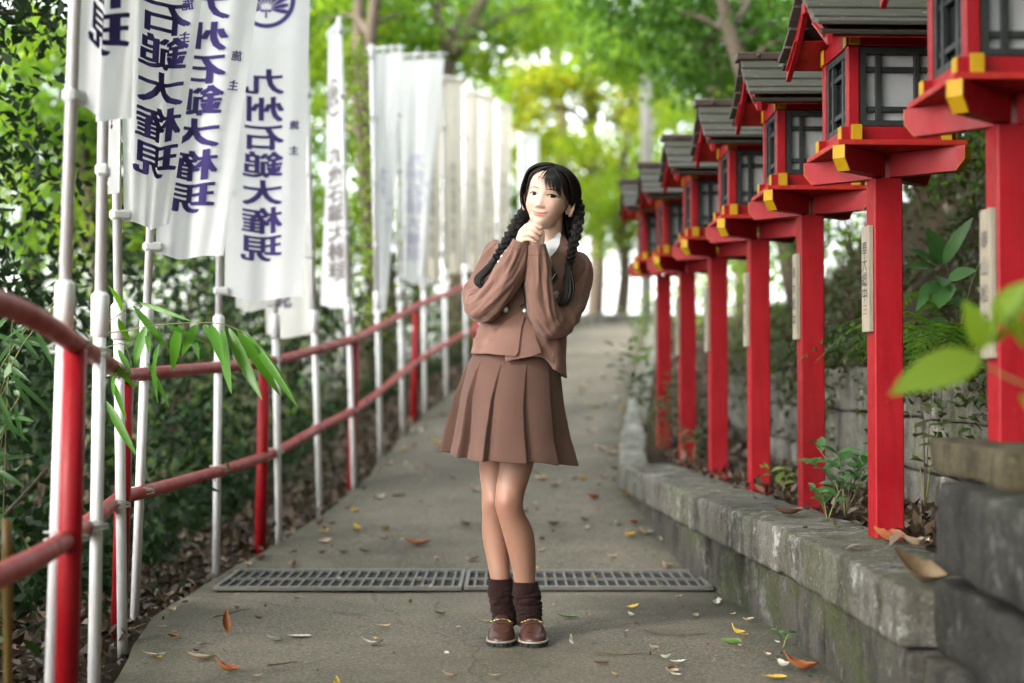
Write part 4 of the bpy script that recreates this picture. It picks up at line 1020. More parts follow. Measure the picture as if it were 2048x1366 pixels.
# seedlings on the ledge
def seedling(label, px, py, Y, h, n, L, mat, group='plants on the stone ledge', spread=.6, name='seedling', wr=.42, base=None, nst=4):
    b = at(px, py, Y) if base is None else Vector(base); t = thing(name, label, 'plant', b, 0, group)
    for k in range(nst):
        a = 6.28 * k / nst + rnd.uniform(-.5, .5); e = Vector((math.cos(a) * h * spread * rnd.uniform(.2, 1), math.sin(a) * h * spread * .6, h * rnd.uniform(.6, 1.05)))
        pts = [Vector(p) for p in spline([(0, 0, -.02), tuple(e * .5 + Vector((0, 0, h * .1))), tuple(e)], 10)]
        MB().tube(pts, [.0028 - .0018 * i / 9 for i in range(10)], 5).build('stem', STEMB if k % 2 else STEM, t, True)
        for j in range(n // nst):
            i = 3 + int(7 * (j + .5) / (n / nst)); i = min(9, i); a2 = j * 2.4 + k
            d = Vector((math.cos(a2), math.sin(a2) * .8 - .2, rnd.uniform(-.1, .7))).normalized() * L * rnd.uniform(.7, 1.2)
            put_leaf('leaf', pts[i], pts[i] + d, d.length * wr, mat, t, (0, 0, 0), Vector((rnd.uniform(-.3, .3), -.5, 1)), rnd.uniform(.15, .4), n=6)
    return t
seedling('bushy green seedling between the second and third lantern posts', 1690, 1020, 4.75, .26, 44, .075, G_PLANT, nst=6)
seedling('small yellow-green sprout at the foot of the fourth lantern post', 1562, 985, 5.75, .11, 10, .06, G_FRESH, nst=2)
seedling('low leafy plant close to the second lantern post, on its left', 1655, 1030, 4.6, .12, 16, .055, G_PLANT, nst=3)
seedling('twiggy plant right of the second lantern post', 1850, 1000, 4.9, .34, 22, .05, G_COVER, nst=5, spread=.5)
seedling('weed at the foot of the sixth lantern post', 1385, 930, 7.7, .26, 26, .07, G_COVER, nst=5)
seedling('weeds climbing the foot of the farthest lantern post', 1325, 905, 8.75, .5, 60, .075, G_COVER, nst=8)
seedling('tall weeds along the kerb left of the farthest lantern post', 1290, 860, 9.3, .6, 64, .08, G_COVER, nst=8)
seedling('weeds on the kerb farther up the path', 1285, 770, 11.2, .5, 48, .09, G_MID, nst=7)
seedling('grassy tuft on the kerb near the top of the slope', 1285, 690, 14.5, .5, 40, .1, G_MID, nst=6)
seedling('tiny weed growing where ledge and path meet', 1565, 1285, 4.45, .05, 8, .03, G_PLANT, nst=2)
bp = at(1885, 640, 5.15)
seedling('broad leafed sapling on the bank right of the second post', 0, 0, 0, .30, 0, .1, G_PLANT, base=(max(bp.x, 1.62), 5.15, bp.z - .02), nst=2, name='sapling', group='plants on the bank')
sap = [o for o in COL.objects if o.name.startswith('sapling')][-1]; so = Vector(sap.location)
for (a, b, w) in [((1880, 530), (1850, 455), 52), ((1885, 530), (1948, 432), 30), ((1875, 530), (1815, 500), 30), ((1872, 535), (1815, 535), 26), ((1885, 555), (1885, 575), 30), ((1890, 560), (1878, 618), 48), ((1895, 560), (1955, 540), 34), ((1880, 570), (1835, 590), 30), ((1900, 600), (1950, 625), 36), ((1868, 560), (1830, 625), 20), ((1895, 640), (1850, 660), 30)]:
    put_leaf('leaf', at(*a, 5.1), at(*b, 5.02 + rnd.uniform(-.06, .06)), w * 5.1 / F, G_PLANT, sap, so, Vector((rnd.uniform(-.2, .3), -1, .8)), .15)
# out of focus twig close to the lens, lower right
tw0 = at(2060, 790, 2.25); twig = thing('leafy_twig', 'bright green blurred leaves on a twig reaching in from the right edge', 'twig', tw0)
MB().tube([Vector(p) - tw0 for p in spline([tuple(at(2075, 780, 2.25)), tuple(at(2010, 752, 2.25)), tuple(at(1970, 728, 2.25)), tuple(at(1955, 700, 2.25))], 12)], .0022, 6).build('stem', STEM, twig, True)
for (a, b, w) in [((1962, 712), (1778, 786), 84), ((1962, 700), (1925, 598), 62), ((1970, 690), (1990, 596), 46), ((1985, 640), (2062, 560), 52), ((2000, 650), (2075, 590), 46), ((1990, 690), (2060, 640), 60), ((2000, 600), (2050, 700), 44), ((1962, 700), (1990, 610), 34), ((1850, 770), (1775, 792), 22), ((2040, 790), (2080, 840), 30)]:
    put_leaf('leaf', at(*a, 2.25), at(*b, 2.2 + rnd.uniform(-.05, .05)), w * 2.25 / F, G_FRESH, twig, tw0, Vector((.2, -1, .7)), .12)

# ================================================================ FALLEN LEAVES
def lm(name, c1, c2, rough=.6):
    m = M(name, rough, .3); m.color(m.mix(m.noise(40, 5), c1, c2)); m.bump(m.noise(90, 4), .4, .003); return m.m
LO = lm('leaf_orange_dry', (.20, .06, .02), (.34, .12, .045)); LT = lm('leaf_tan_dry', (.28, .20, .13), (.42, .33, .24)); LP = lm('leaf_pale_dry', (.38, .36, .30), (.52, .50, .42))
LB = lm('leaf_brown_dry', (.07, .04, .025), (.16, .09, .055)); LG = lm('leaf_green_fallen', (.06, .13, .03), (.12, .2, .05)); LY = lm('leaf_yellow_fallen', (.45, .27, .03), (.5, .36, .08)); LGG = lm('leaf_grey_green', (.16, .18, .12), (.26, .28, .2))
LBT = lm('leaf_brown_big', (.12, .08, .045), (.26, .185, .11))
def on_path(px, py):
    lo, hi = 2.5, 22
    for _ in range(40):
        mid = (lo + hi) / 2; p = at(px, py, mid)
        if p.z - (pathz(p.x, mid)) > 0: lo = mid
        else: hi = mid
    return at(px, py, lo)
def dry_leaf(L, w, curl, roll, seed):
    """curled dead leaf: bent along its length and across"""
    r_ = random.Random(seed); vs = []; fs = []; n = 9
    for i in range(n + 1):
        t = i / n; ww = w * (math.sin(math.pi * min(1, max(0, t * .96 + .03)) ** .85)) * .5 * (1 - .12 * (i % 2)) + .0004
        bend = curl * L * (t - .45) ** 2 * 2.2
        for s_ in (-1, -.5, 0, .5, 1):
            vs.append((ww * s_ * (1 - .25 * roll * abs(s_)), L * (t - .5), bend + roll * ww * (s_ * s_) * 1.1 + r_.uniform(-.02, .02) * w + .1 * roll * w * s_ * math.sin(t * 4 + seed)))
    zmin = min(v[2] for v in vs); vs = [(x, y, z - zmin) for x, y, z in vs]
    for i in range(n):
        for k in range(4): a = 5 * i + k; fs.append((a, a + 1, a + 6, a + 5))
    vs += [(0, -L * .5, vs[2][2]), (.001, -L * .5, vs[2][2]), (.002, -L * .72, vs[2][2] + .25 * roll * w), (.001, -L * .72, vs[2][2] + .25 * roll * w)]; b = len(vs) - 4; fs.append((b, b + 1, b + 2, b + 3))
    return vs, fs
def fallen(label, px, py, Lpx, mat, curl=.3, roll=.4, rz=0, tilt=(0, 0), wr=.45, group='large fallen leaves on the path', z=None, Y=None):
    p = on_path(px, py) if Y is None else at(px, py, Y)
    L = Lpx * p.y / F; vs, fs = dry_leaf(L, L * wr, curl, roll, int(px * 7 + py))
    rot = Matrix.Rotation(R(rz), 3, 'Z') @ Matrix.Rotation(R(tilt[0]), 3, 'X') @ Matrix.Rotation(R(tilt[1]), 3, 'Y')
    q = MB(); q.add([rot @ Vector(v) for v in vs], fs); zz = min(v[2] for v in q.v)
    o = q.build('fallen_leaf', mat, None, True, off=(0, 0, zz)); o.location = (p.x, p.y, (pathz(p.x, p.y) if z is None else z) + .005)
    return tag(o, label, 'leaf', group)
for a in [
    ('rust orange curled leaf standing up on the path at lower left', 450, 1272, 50, LO, .5, .9, 20, (55, 10)),
    ('tan leaf pair end near the left path edge below the orange one', 405, 1322, 62, LT, .3, .5, 80),
    ('dark rust curled leaf at the very bottom left of the path', 448, 1345, 60, LO, .5, .8, 70, (15, 10)),
    ('whitish oval leaf lying flat left of the woman, beside a folded greenish one', 597, 1276, 50, LP, .1, .2, 85),
    ('folded grey green leaf beside the whitish oval one', 551, 1286, 40, LGG, .4, .9, 70),
    ('pale saw-edged leaf with a tiny yellow leaf behind it', 745, 1292, 46, LP, .5, .5, 88),
    ('tiny yellow leaf touching the pale saw-edged one', 752, 1281, 18, LY, .3, .4, 40),
    ('yellowish tan leaf at the bottom edge left of the shoes', 900, 1357, 34, LT, .5, .6, 75),
    ('tan leaf at the bottom edge straight below the shoes', 988, 1357, 30, LT, .4, .5, 95),
    ('large orange brown leaf on the slope beyond the grating', 836, 1090, 54, LO, .3, .5, 86),
    ('fresh green leaf lying right of the woman\'s socks', 1135, 1237, 46, LG, .2, .3, 84),
    ('pale curled leaf standing on its edge right of the shoes', 1140, 1291, 24, LP, .6, .8, 20, (40, 20)),
    ('orange yellow crumpled leaf near the stone ledge', 1472, 1270, 30, LY, .7, 1.0, 60, (20, 10)),
    ('greenish rolled leaf with an acorn cap near the ledge', 1462, 1291, 40, LG, .3, 1.2, 70),
    ('brown strip of leaf right of the shoes at the front', 1203, 1330, 32, LB, .2, .6, 88),
    ('small bright orange leaf at the front bottom edge', 1229, 1352, 18, LY, .3, .4, 30),
    ('large curled orange brown leaf at the lower right by the ledge', 1598, 1342, 72, LO, .6, .8, 78, (10, 5)),
    ('yellow green leaf at the bottom edge by the ledge', 1548, 1360, 50, LY, .2, .4, 80),
    ('pale leaf caught on the left grating', 845, 1176, 24, LP, .3, .5, 120),
    ('small green leaf touching the left shoe', 966, 1279, 22, LG, .2, .3, 70),
    ('pale leaf stranded at the left end of the grating', 447, 1176, 26, LGG, .4, .6, 40),
    ('yellow leaf lying at the corner where the kerb begins', 1248, 992, 26, LY, .4, .5, 60),
    ('round pale green leaf on the slope right of the woman\'s knees', 1072, 1010, 20, LP, .3, .6, 10),
    ('cream leaf on the slope at the foot of the ledge', 1325, 1083, 22, LT, .5, .7, 30)]:
    fallen(*a)
# big dead leaf on the corner of the ledge, red one behind it
fallen('big dry brown leaf curled over the near corner of the ledge', 1845, 1150, 118, LBT, .9, .9, 66, (12, -40), .62, 'dead leaves on the ledge', LEDGE + .012, 3.42)
fallen('reddish brown dead leaf at the foot of the second lantern post', 1775, 1085, 62, LO, .5, 1.0, 70, (10, 0), .7, 'dead leaves on the ledge', LEDGE + .012, 4.2)
fallen('tan dead leaf on the ledge beside the reddish one', 1830, 1090, 60, LT, .5, .8, 100, (5, 0), .6, 'dead leaves on the ledge', LEDGE + .012, 4.1)
fallen('grey brown leaf at the coping joint before the third post', 1575, 1022, 60, LB, .4, .8, 85, (0, 0), .45, 'dead leaves on the ledge', LEDGE + .014, 5.0)
# many small ones
protos = []
for i, (mt, lab) in enumerate([(LT, 'small dry tan leaf scattered on the path'), (LB, 'small dark brown dead leaf scattered on the path'), (LP, 'small pale dry leaf scattered on the path'), (LY, 'small yellow leaf scattered on the path'), (LO, 'small orange leaf scattered on the path')]):
    for j in range(2):
        vs, fs = dry_leaf(.044, .026, .35 + .2 * j, .4 + .4 * j, i * 5 + j); me = MB().add(vs, fs).mesh('fallen_leaf', True); me.materials.append(mt); protos.append((me, lab, mt))
W_ = [6, 6, 4, 4, 3, 3, 2, 2, 1, 1]
k = 0
while k < 262:
    y = 3.7 + 9.5 * rs.rand() ** 1.2; a, b = xl(y), xr(y); t = rs.rand()
    if rs.rand() < .45: t = t ** 2.2 * .5 if rs.rand() < .4 else 1 - t ** 2.4 * .5
    x = a + .04 + (b - a - .07) * t
    if abs(x - .02) < .16 and 4.4 < y < 4.75: continue
    me, lab, mt = rnd.choices(protos, W_)[0]
    o = link('fallen_leaf', me); o.location = (x, y, pathz(x, y) + .006); o.rotation_euler = (rnd.uniform(-.2, .2), rnd.uniform(-.2, .2), rnd.uniform(0, 6.28)); s_ = rnd.uniform(.4, 1.25) * (1.45 if y > 6.1 else 1); o.scale = (s_, s_, s_)
    where = 'before the grating' if y < 5.5 else 'on the grating' if y < 6.1 else 'just past the grating' if y < 8 else 'far up the slope'
    side = 'by the left edge' if t < .2 else 'by the ledge' if t > .82 and y < 8 else 'by the kerb' if t > .82 else 'left of the woman' if x < -.12 else 'right of the woman' if x > .16 else 'in line with the woman'
    lb = lab.replace(' scattered on the path', '') + ' ' + where + ', ' + side
    tag(o, lb, 'leaf', lb.replace('leaf', 'leaves')); k += 1
# twigs
for lab, pp in (('long thin twig lying right of the woman toward the ledge', [(1288, 1264), (1330, 1272), (1380, 1274), (1412, 1271)]), ('dark thin twig at the front right of the path', [(1190, 1310), (1240, 1314), (1290, 1312), (1335, 1320)]), ('short dark twig by the left path edge', [(425, 1238), (455, 1232), (482, 1224), (500, 1222)]), ('thin twig at the front left of the path', [(535, 1335), (565, 1332), (595, 1327)])):
    pts = [on_path(*p) + Vector((0, 0, .007)) for p in pp]; o = MB().tube(spline([tuple(p) for p in pts], 12), [.0026, .0026, .0024, .0022, .0022, .002, .002, .0018, .0016, .0014, .0012, .0008], 5).build('twig', STEMB, None, True, off=pts[0]); o.location = pts[0]; tag(o, lab, 'twig', 'twigs on the path')
C = []
while len(C) < 700:
    y = 3.4 + 12 * rs.rand(); a, b = xl(y), xr(y); t = rs.rand() ** 1.5; x = a + .02 + .35 * t if rs.rand() < .45 else b - .02 - .3 * t
    if rs.rand() < .35: x = rs.uniform(a, b)
    C.append((x, y, pathz(x, y) + .005))
tag(foliage('leaf_crumbs', np.array(C), .012 * rs.uniform(.4, 1.6, 700), LITTER, up=1.5, droop=0), kind='stuff')
# ================================================================ THE WOMAN
from mathutils.bvhtree import BVHTree
m = M('skin', .42, .35)
at1 = m.n('ShaderNodeAttribute', attribute_name='lip'); at2 = m.n('ShaderNodeAttribute', attribute_name='blush'); at3 = m.n('ShaderNodeAttribute', attribute_name='dark')
c = m.mix(m.noise(35, 4), (.70, .47, .38), (.75, .52, .425))
c = m.mix(at2.outputs['Fac'], c, (.68, .33, .27)); c = m.mix(at1.outputs['Fac'], c, (.58, .15, .16)); c = m.mix(at3.outputs['Fac'], c, (.10, .045, .035)); at4 = m.n('ShaderNodeAttribute', attribute_name='hose'); c = m.mix(at4.outputs['Fac'], c, m.mix(m.noise(35, 4), (.30, .158, .112), (.335, .182, .13))); at5 = m.n('ShaderNodeAttribute', attribute_name='knee'); kf_ = m.n('ShaderNodeMath', operation='MULTIPLY'); kf_.inputs[1].default_value = .45; m.l(at5.outputs['Fac'], kf_.inputs[0]); c = m.mix(kf_.outputs[0], c, (.27, .115, .085)); m.color(c)
m.b.inputs['Subsurface Weight'].default_value = .25; m.b.inputs['Subsurface Radius'].default_value = (1, .35, .18); m.b.inputs['Subsurface Scale'].default_value = .006
SKIN = m.m
def wool(name, a, b, rough=.85, weave=900, bs=.25):
    m = M(name, rough, .15); m.color(m.mix(m.noise(16, 5), a, b)); m.b.inputs['Sheen Weight'].default_value = .15
    n1 = m.bump(m.noise(weave, 2, .5), bs, .0012); m.bump(m.noise(22, 5, .6), .35, .006, n1); return m.m
JACK = wool('brown_suiting', (.195, .105, .085), (.225, .126, .103))
SKRT = wool('brown_skirt_cloth', (.112, .059, .047), (.132, .071, .057))
m = M('sock_knit', .95, .1); w1 = m.n('ShaderNodeTexWave', Scale=260, wave_type='BANDS', bands_direction='X'); m.l(m.co(), w1.inputs[0])
m.color(m.mix(w1.outputs['Fac'], (.014, .006, .006), (.036, .016, .015))); m.b.inputs['Sheen Weight'].default_value = .06; m.bump(w1.outputs['Fac'], .5, .002); SOCK = m.m
m = M('shoe_leather', .32, .5); m.color(m.mix(m.noise(20, 5), (.045, .018, .013), (.075, .03, .022))); m.bump(m.noise(160, 4), .08, .002); LEATH = m.m
m = M('sole_rubber', .7); m.color((.02, .02, .02)); RUB = m.m
m = M('welt', .7); m.color((.33, .28, .25)); WELT = m.m
m = M('gold', .25, .5, 1.0); m.color((.75, .55, .26)); GOLD = m.m
m = M('silver', .28, .5, 1.0); m.color(m.mix(m.noise(300, 4), (.35, .35, .36), (.85, .85, .86))); m.bump(m.noise(260, 4), .6, .003); SILV = m.m
m = M('shirt_white', .75); m.color((.74, .74, .80)); SHIRT = m.m
m = M('tie_black', .55); m.color((.012, .012, .014)); TIE = m.m
m = M('print_silver', .6); m.color((.5, .5, .5)); TPRT = m.m
m = M('hair', .48, .28); hn = m.noise(60, 4, .6); m.color(m.mix(hn, (.005, .0045, .005), (.013, .010, .010))); m.b.inputs['Anisotropic'].default_value = .5; HAIR = m.m
m = M('brow', .9, .1); m.color((.11, .065, .05)); BROW = m.m
m = M('lash', .7, .2); m.color((.012, .008, .007)); LASH = m.m
m = M('nail', .2, .5); m.color((.68, .42, .38)); NAIL = m.m
m = M('eye', .06, .6); ai = m.n('ShaderNodeAttribute', attribute_name='iris')
m.color(m.ramp(ai.outputs['Fac'], [(0, (.005, .004, .004)), (.28, (.005, .004, .004)), (.34, (.026, .011, .007)), (.64, (.018, .009, .006)), (.73, (.006, .005, .004)), (.80, (.62, .58, .56)), (1, (.60, .54, .52))])); EYE = m.m

PB = Vector((.012, 4.56, 0))
person = thing('person', 'woman in brown school style suit with black braids, hands clasped beneath her chin', 'person', PB)
def P(px, py, Y=4.6): return at(px, py, Y)
SC = 4.6 / F

def tubepath(rows, n):
    """rows (px, py, Y, r): dense world path and radii"""
    pts = spline([(*P(a, b, y), r) for a, b, y, r in rows], n)
    return [Vector(p[:3]) for p in pts], [p[3] for p in pts]

def remeshed(mb, vox, smooth_n=3):
    me = mb.mesh('tmp'); o = link('tmp', me)
    md = o.modifiers.new('r', 'REMESH'); md.mode = 'VOXEL'; md.voxel_size = vox
    if smooth_n:
        s = o.modifiers.new('s', 'SMOOTH'); s.iterations = smooth_n; s.factor = .5
    r = bpy.data.meshes.new_from_object(o.evaluated_get(bpy.context.evaluated_depsgraph_get()))
    bpy.data.objects.remove(o)
    vs = np.empty(len(r.vertices) * 3, np.float32); r.vertices.foreach_get('co', vs)
    fs = [tuple(p.vertices) for p in r.polygons]; bpy.data.meshes.remove(r)
    return vs.reshape(-1, 3), fs

# ---- torso frame: rows (px, py, half width px, half depth m, roll deg)
TOR = [(1100, 462, 27, .046, 10), (1097, 474, 38, .055, 10), (1091, 486, 62, .068, 11), (1084, 500, 86, .080, 12), (1079, 516, 95, .090, 13), (1073, 545, 92, .100, 11), (1066, 580, 89, .106, 9), (1056, 620, 85, .102, 7), (1047, 660, 85, .102, 5), (1040, 690, 91, .108, 4), (1038, 712, 96, .114, 3)]
TA = np.array(TOR, float)
def torso(py):
    return [float(np.interp(py, TA[:, 1], TA[:, k])) for k in (0, 2, 3, 4)]
def chestY(px, py):
    cx, hw, hd, rl = torso(py)
    t = max(-.97, min(.97, (px - cx) / hw))
    cx, hw, hd, rl = torso(py - (px - cx) * math.tan(R(rl)) * .9)
    return 4.60 - hd * (1 - abs(t) ** 2.4) ** (1 / 2.4)

# ---- body: legs, hips, trunk, neck, arms grown into one skin
mb = MB()
LEGR = [(1002, 740, 4.64, .080), (995, 830, 4.645, .072), (989, 925, 4.648, .0545), (990, 975, 4.638, .047), (990, 1008, 4.630, .046), (989, 1032, 4.638, .0425), (991, 1068, 4.648, .0462), (996, 1112, 4.638, .041), (1001, 1160, 4.62, .0335), (1008, 1215, 4.61, .030), (1010, 1250, 4.60, .030)]
LEGL = [(1056, 740, 4.59, .084), (1046, 830, 4.57, .077), (1033, 925, 4.552, .0575), (1022, 975, 4.535, .0495), (1018, 1008, 4.526, .047), (1024, 1034, 4.536, .0452), (1038, 1072, 4.56, .0505), (1046, 1118, 4.575, .0435), (1050, 1165, 4.585, .0355), (1056, 1215, 4.585, .031), (1060, 1250, 4.575, .031)]
for L in (LEGR, LEGL):
    p, r = tubepath(L, 60); mb.tube(p, [x * .955 for x in r], 28)
mb.ball(P(988, 1003, 4.603), (.026, .022, .034), 16, 10); mb.ball(P(1016, 1003, 4.500), (.027, .022, .036), 16, 10)
mb.ball(P(1031, 735, 4.61), (.13, .095, .10), 24, 14)
p, r = tubepath([(1033, 735, 4.61, .10), (1047, 660, 4.60, .082), (1066, 580, 4.60, .085), (1080, 520, 4.60, .075), (1092, 490, 4.60, .05), (1097, 465, 4.595, .0425), (1101, 430, 4.59, .042), (1102, 410, 4.59, .045)], 40); mb.tube(p, r, 28)
mb.tube([P(1000, 505), P(1080, 500), P(1140, 528)], [.028, .045, .026], 16)
ARMR = [(1010, 490, 4.62, .022), (1003, 500, 4.62, .043), (990, 530, 4.605, .051), (975, 565, 4.58, .0525), (962, 594, 4.55, .0515), (963, 614, 4.515, .0495), (976, 606, 4.485, .048), (996, 582, 4.46, .046), (1020, 545, 4.44, .0425), (1036, 508, 4.425, .034), (1043, 482, 4.415, .0285)]
ARML = [(1134, 514, 4.63, .020), (1147, 526, 4.63, .042), (1152, 545, 4.612, .0475), (1146, 575, 4.59, .048), (1136, 605, 4.562, .0485), (1122, 634, 4.525, .048), (1106, 647, 4.488, .046), (1091, 630, 4.462, .046), (1083, 600, 4.447, .0445), (1078, 560, 4.432, .038), (1075, 522, 4.42, .0345), (1073, 489, 4.415, .0305)]
for A in (ARMR, ARML):
    p, r = tubepath(A, 40); mb.tube(p, [x * .6 for x in r], 16)
bv, bf = remeshed(mb, .0042, 4)

# ---- hands, clasped
hb = MB()
def chain(rows, n=14, k=14):
    p, r = tubepath(rows, n); r = [x * (.95 if x < .0095 else 1) for x in r]; hb.tube(p, r, k); hb.ball(p[-1], r[-1], 12, 8); hb.ball(p[0], r[0], 12, 8)
chain([(1044, 492, 4.42, .019), (1045, 478, 4.42, .020), (1050, 464, 4.418, .018)])                     # her right hand: wrist to knuckles
chain([(1041, 482, 4.425, .014), (1045, 466, 4.42, .014), (1052, 456, 4.415, .0105)])
for a in ([(1047, 459, 4.412, .0088), (1054, 452, 4.402, .0090), (1063, 449.5, 4.392, .0084), (1073, 451, 4.384, .0076), (1082, 456, 4.385, .0066)],
          [(1046, 468, 4.406, .0090), (1053, 461, 4.394, .0092), (1062, 458, 4.383, .0086), (1072, 461, 4.377, .0078), (1080, 467, 4.381, .0067)],
          [(1044, 477, 4.404, .0088), (1051, 470, 4.391, .0089), (1060, 467.5, 4.381, .0083), (1069, 471.5, 4.376, .0075), (1076, 477, 4.380, .0064)],
          [(1043, 484, 4.406, .0076), (1049, 479, 4.394, .0078), (1057, 477.5, 4.386, .0072), (1065, 481, 4.382, .0065), (1071, 485, 4.385, .0056)]):
    chain(a)
chain([(1050, 478, 4.43, .012), (1060, 466, 4.432, .010), (1068, 456, 4.428, .0085), (1075, 452, 4.42, .007)])   # right thumb, crossing behind
chain([(1072, 500, 4.42, .0215), (1073, 488, 4.418, .0225), (1075, 475, 4.416, .020), (1078, 463, 4.414, .014)])  # her left hand
chain([(1080, 490, 4.41, .0115), (1083.5, 478, 4.402, .0095), (1084.5, 468, 4.396, .0082), (1084, 460, 4.394, .0070)])   # left thumb
for k_ in range(4):                                                                                       # left fingers folded behind the right hand
    y0 = 460 + 7.5 * k_
    chain([(1076, y0, 4.428, .0085), (1066, y0 - 4, 4.444, .0085), (1054, y0 - 2, 4.448, .008), (1044, y0 + 3, 4.440, .007)], 10, 10)
hv, hf = remeshed(hb, .0014, 1)

# ---- head: one continuous surface round a skull, jaw, cheeks, nose, lips, eye openings (centimetres, face towards -y)
ROLL, YAW, TILT = R(10.5), R(-17), R(2)
HR = Matrix.Rotation(ROLL, 3, 'Y') @ Matrix.Rotation(YAW, 3, 'Z') @ Matrix.Rotation(TILT, 3, 'X')
HS = .0101
HO = P(1083, 389.5, 4.478) - HR @ Vector((0, -8.35, 0)) * HS
def H(p): return HO + HR @ (Vector(p) * HS)
EL = [((0, .9, 2.3), (6.95, 8.9, 7.6)), ((0, -1.9, -2.0), (6.05, 6.2, 5.9)), ((0, -3.0, -6.0), (4.1, 4.6, 4.0)),
      ((2.65, -4.0, -2.8), (2.8, 3.3, 3.0)), ((-2.65, -4.0, -2.8), (2.8, 3.3, 3.0)), ((0, -5.6, -8.6), (1.6, 1.6, 1.5)), ((0, -2.5, 5.0), (6.0, 5.6, 4.6))]
def sdf(p):
    acc = 0; k = .45
    for c_, r_ in EL:
        q = (p - np.array(c_)) / np.array(r_); l = np.linalg.norm(q, axis=-1)
        d = (l - 1) * min(r_) * .5 + (l - 1) * np.mean(r_) * .5
        acc = acc + np.exp(-d / k)
    return -k * np.log(acc)
C0 = np.array((0, -.3, -.6))
def skull(dirs):
    lo = np.full(len(dirs), 1.0); hi = np.full(len(dirs), 18.0)
    for _ in range(34):
        mid = (lo + hi) / 2; s_ = sdf(C0 + dirs * mid[:, None]) < 0
        lo = np.where(s_, mid, lo); hi = np.where(s_, hi, mid)
    return C0 + dirs * lo[:, None]
NA, NE = 400, 280
sv = np.arange(NA) / NA * 2 - 1; az = -math.pi / 2 + math.pi * sv * (.42 + .58 * sv ** 2)
se = np.linspace(-1, 1, NE); el = np.radians(88 * se * (.55 + .45 * se ** 2))
A_, E_ = np.meshgrid(az, el)
dirs = np.stack([np.cos(E_) * np.cos(A_), np.cos(E_) * np.sin(A_), np.sin(E_)], -1).reshape(-1, 3)
hp = skull(dirs); X, Y_, Z = hp[:, 0].copy(), hp[:, 1].copy(), hp[:, 2].copy()
front = np.clip((-Y_ - 1.5) / 3, 0, 1)
G = lambda x0, z0, sx, sz: np.exp(-((X - x0) / sx) ** 2 / 2 - ((Z - z0) / sz) ** 2 / 2)
d = np.zeros(len(X))
tn = np.clip((.9 - Z) / 4.3, 0, 1)                                 # nose: bridge to tip
sm = lambda t: (lambda q: q * q * (3 - 2 * q))(np.clip(t, 0, 1))
ridge = (.20 + .66 * tn ** 1.5) * np.exp(-(X / (.62 + .16 * tn)) ** 2 / 2) * sm((1.6 - Z) / 1.6) * sm((Z + 4.75) / 1.25)
d += ridge + .34 * G(0, -3.35, .62, .40)
for sg in (-1, 1):
    d += .42 * G(sg * 1.02, -3.60, .38, .34)                        # wings of the nose
    d -= .16 * G(sg * .5, -4.15, .24, .16)                        # nostrils
    d -= .42 * G(sg * 3.1, .15, 1.35, .85)                         # sockets
    d -= .20 * G(sg * 1.5, .5, .6, .8)
    d += .22 * G(sg * 3.3, 1.75, 1.5, .5)                          # brow
    d += .16 * G(sg * 3.05, -1.0, 1.2, .30)                        # under the eye
    d += .22 * G(sg * 3.5, -2.9, 1.6, 1.3)                         # cheek
    d -= .10 * G(sg * 2.6, -5.45, .35, .5)                         # mouth corner
zm = -5.9 + .50 * (np.abs(X) / 2.2) ** 2                          # smiling mouth line
up = np.exp(-((Z - zm - .30) / .25) ** 2 / 2) * np.clip(1 - (np.abs(X) / 2.9) ** 2.2, 0, 1)
lw = np.exp(-((Z - zm + .38) / .30) ** 2 / 2) * np.clip(1 - (np.abs(X) / 2.4) ** 2.2, 0, 1)
d += .28 * up + .36 * lw - .22 * np.exp(-((Z - zm) / .075) ** 2 / 2) * np.clip(1 - (np.abs(X) / 3.05) ** 4, 0, 1)
d -= .10 * G(0, -5.0, .28, .35); d -= .22 * G(0, -7.05, 1.3, .30); d += .22 * G(0, -8.3, 1.2, .7)
hp[:, 1] -= d * front
lip = (np.clip(up * 1.4 - .25, 0, 1) + np.clip(lw * 1.2 - .25, 0, 1)).clip(0, .92) * front
line = np.exp(-((Z - zm) / .07) ** 2 / 2) * np.clip(1 - (np.abs(X) / 3.05) ** 4, 0, 1) * .55 * front + .35 * front * (np.exp(-((X - .5) / .2) ** 2 - ((Z + 4.12) / .10) ** 2) + np.exp(-((X + .5) / .2) ** 2 - ((Z + 4.12) / .10) ** 2))
blush = .42 * (G(3.6, -2.7, 1.4, 1.0) + G(-3.6, -2.7, 1.4, 1.0)) * front + .15 * G(0, -3.5, .8, .6) * front
# lids: an almond opening on each side, skin folded in behind the rim
EX, EWID = 3.05, 1.58
def almond(x, z, sg):
    u = sg * (x - sg * EX) / EWID                                  # -1 inner corner, 1 outer
    a = np.clip(1 - np.abs(u) ** 2.0, 0, 1)
    zu = .63 * a ** .75 + .10 * u; zl = -.37 * a ** .9 + .10 * u
    return u, zu, zl
hp0 = hp.copy()
for sg in (-1, 1):
    u, zu, zl = almond(X, Z, sg); ins = (np.abs(u) < 1) & (Y_ < -3)
    inside = ins & (Z < zu) & (Z > zl)
    hp[inside, 1] += .75
    rim = ins & ~inside
    hp[rim, 1] -= (.13 * np.exp(-((Z - zu - .10) / .13) ** 2) + .07 * np.exp(-((Z - zl + .10) / .12) ** 2))[rim]
    fold = (np.abs(u) < 1.05) & (Y_ < -3)                          # crease above the lid
    hp[fold, 1] += (.09 * np.exp(-((Z - zu - .36) / .09) ** 2))[fold]
    line = np.where(fold, np.maximum(line, .22 * np.exp(-((Z - zu - .36) / .07) ** 2)), line)
hq = [(j * NA + i, j * NA + (i + 1) % NA, (j + 1) * NA + (i + 1) % NA, (j + 1) * NA + i) for j in range(NE - 1) for i in range(NA)]
HM = np.array(HR); hw_ = (hp * HS) @ HM.T + np.array(HO)
tree = BVHTree.FromPolygons([tuple(v) for v in hp0], hq)
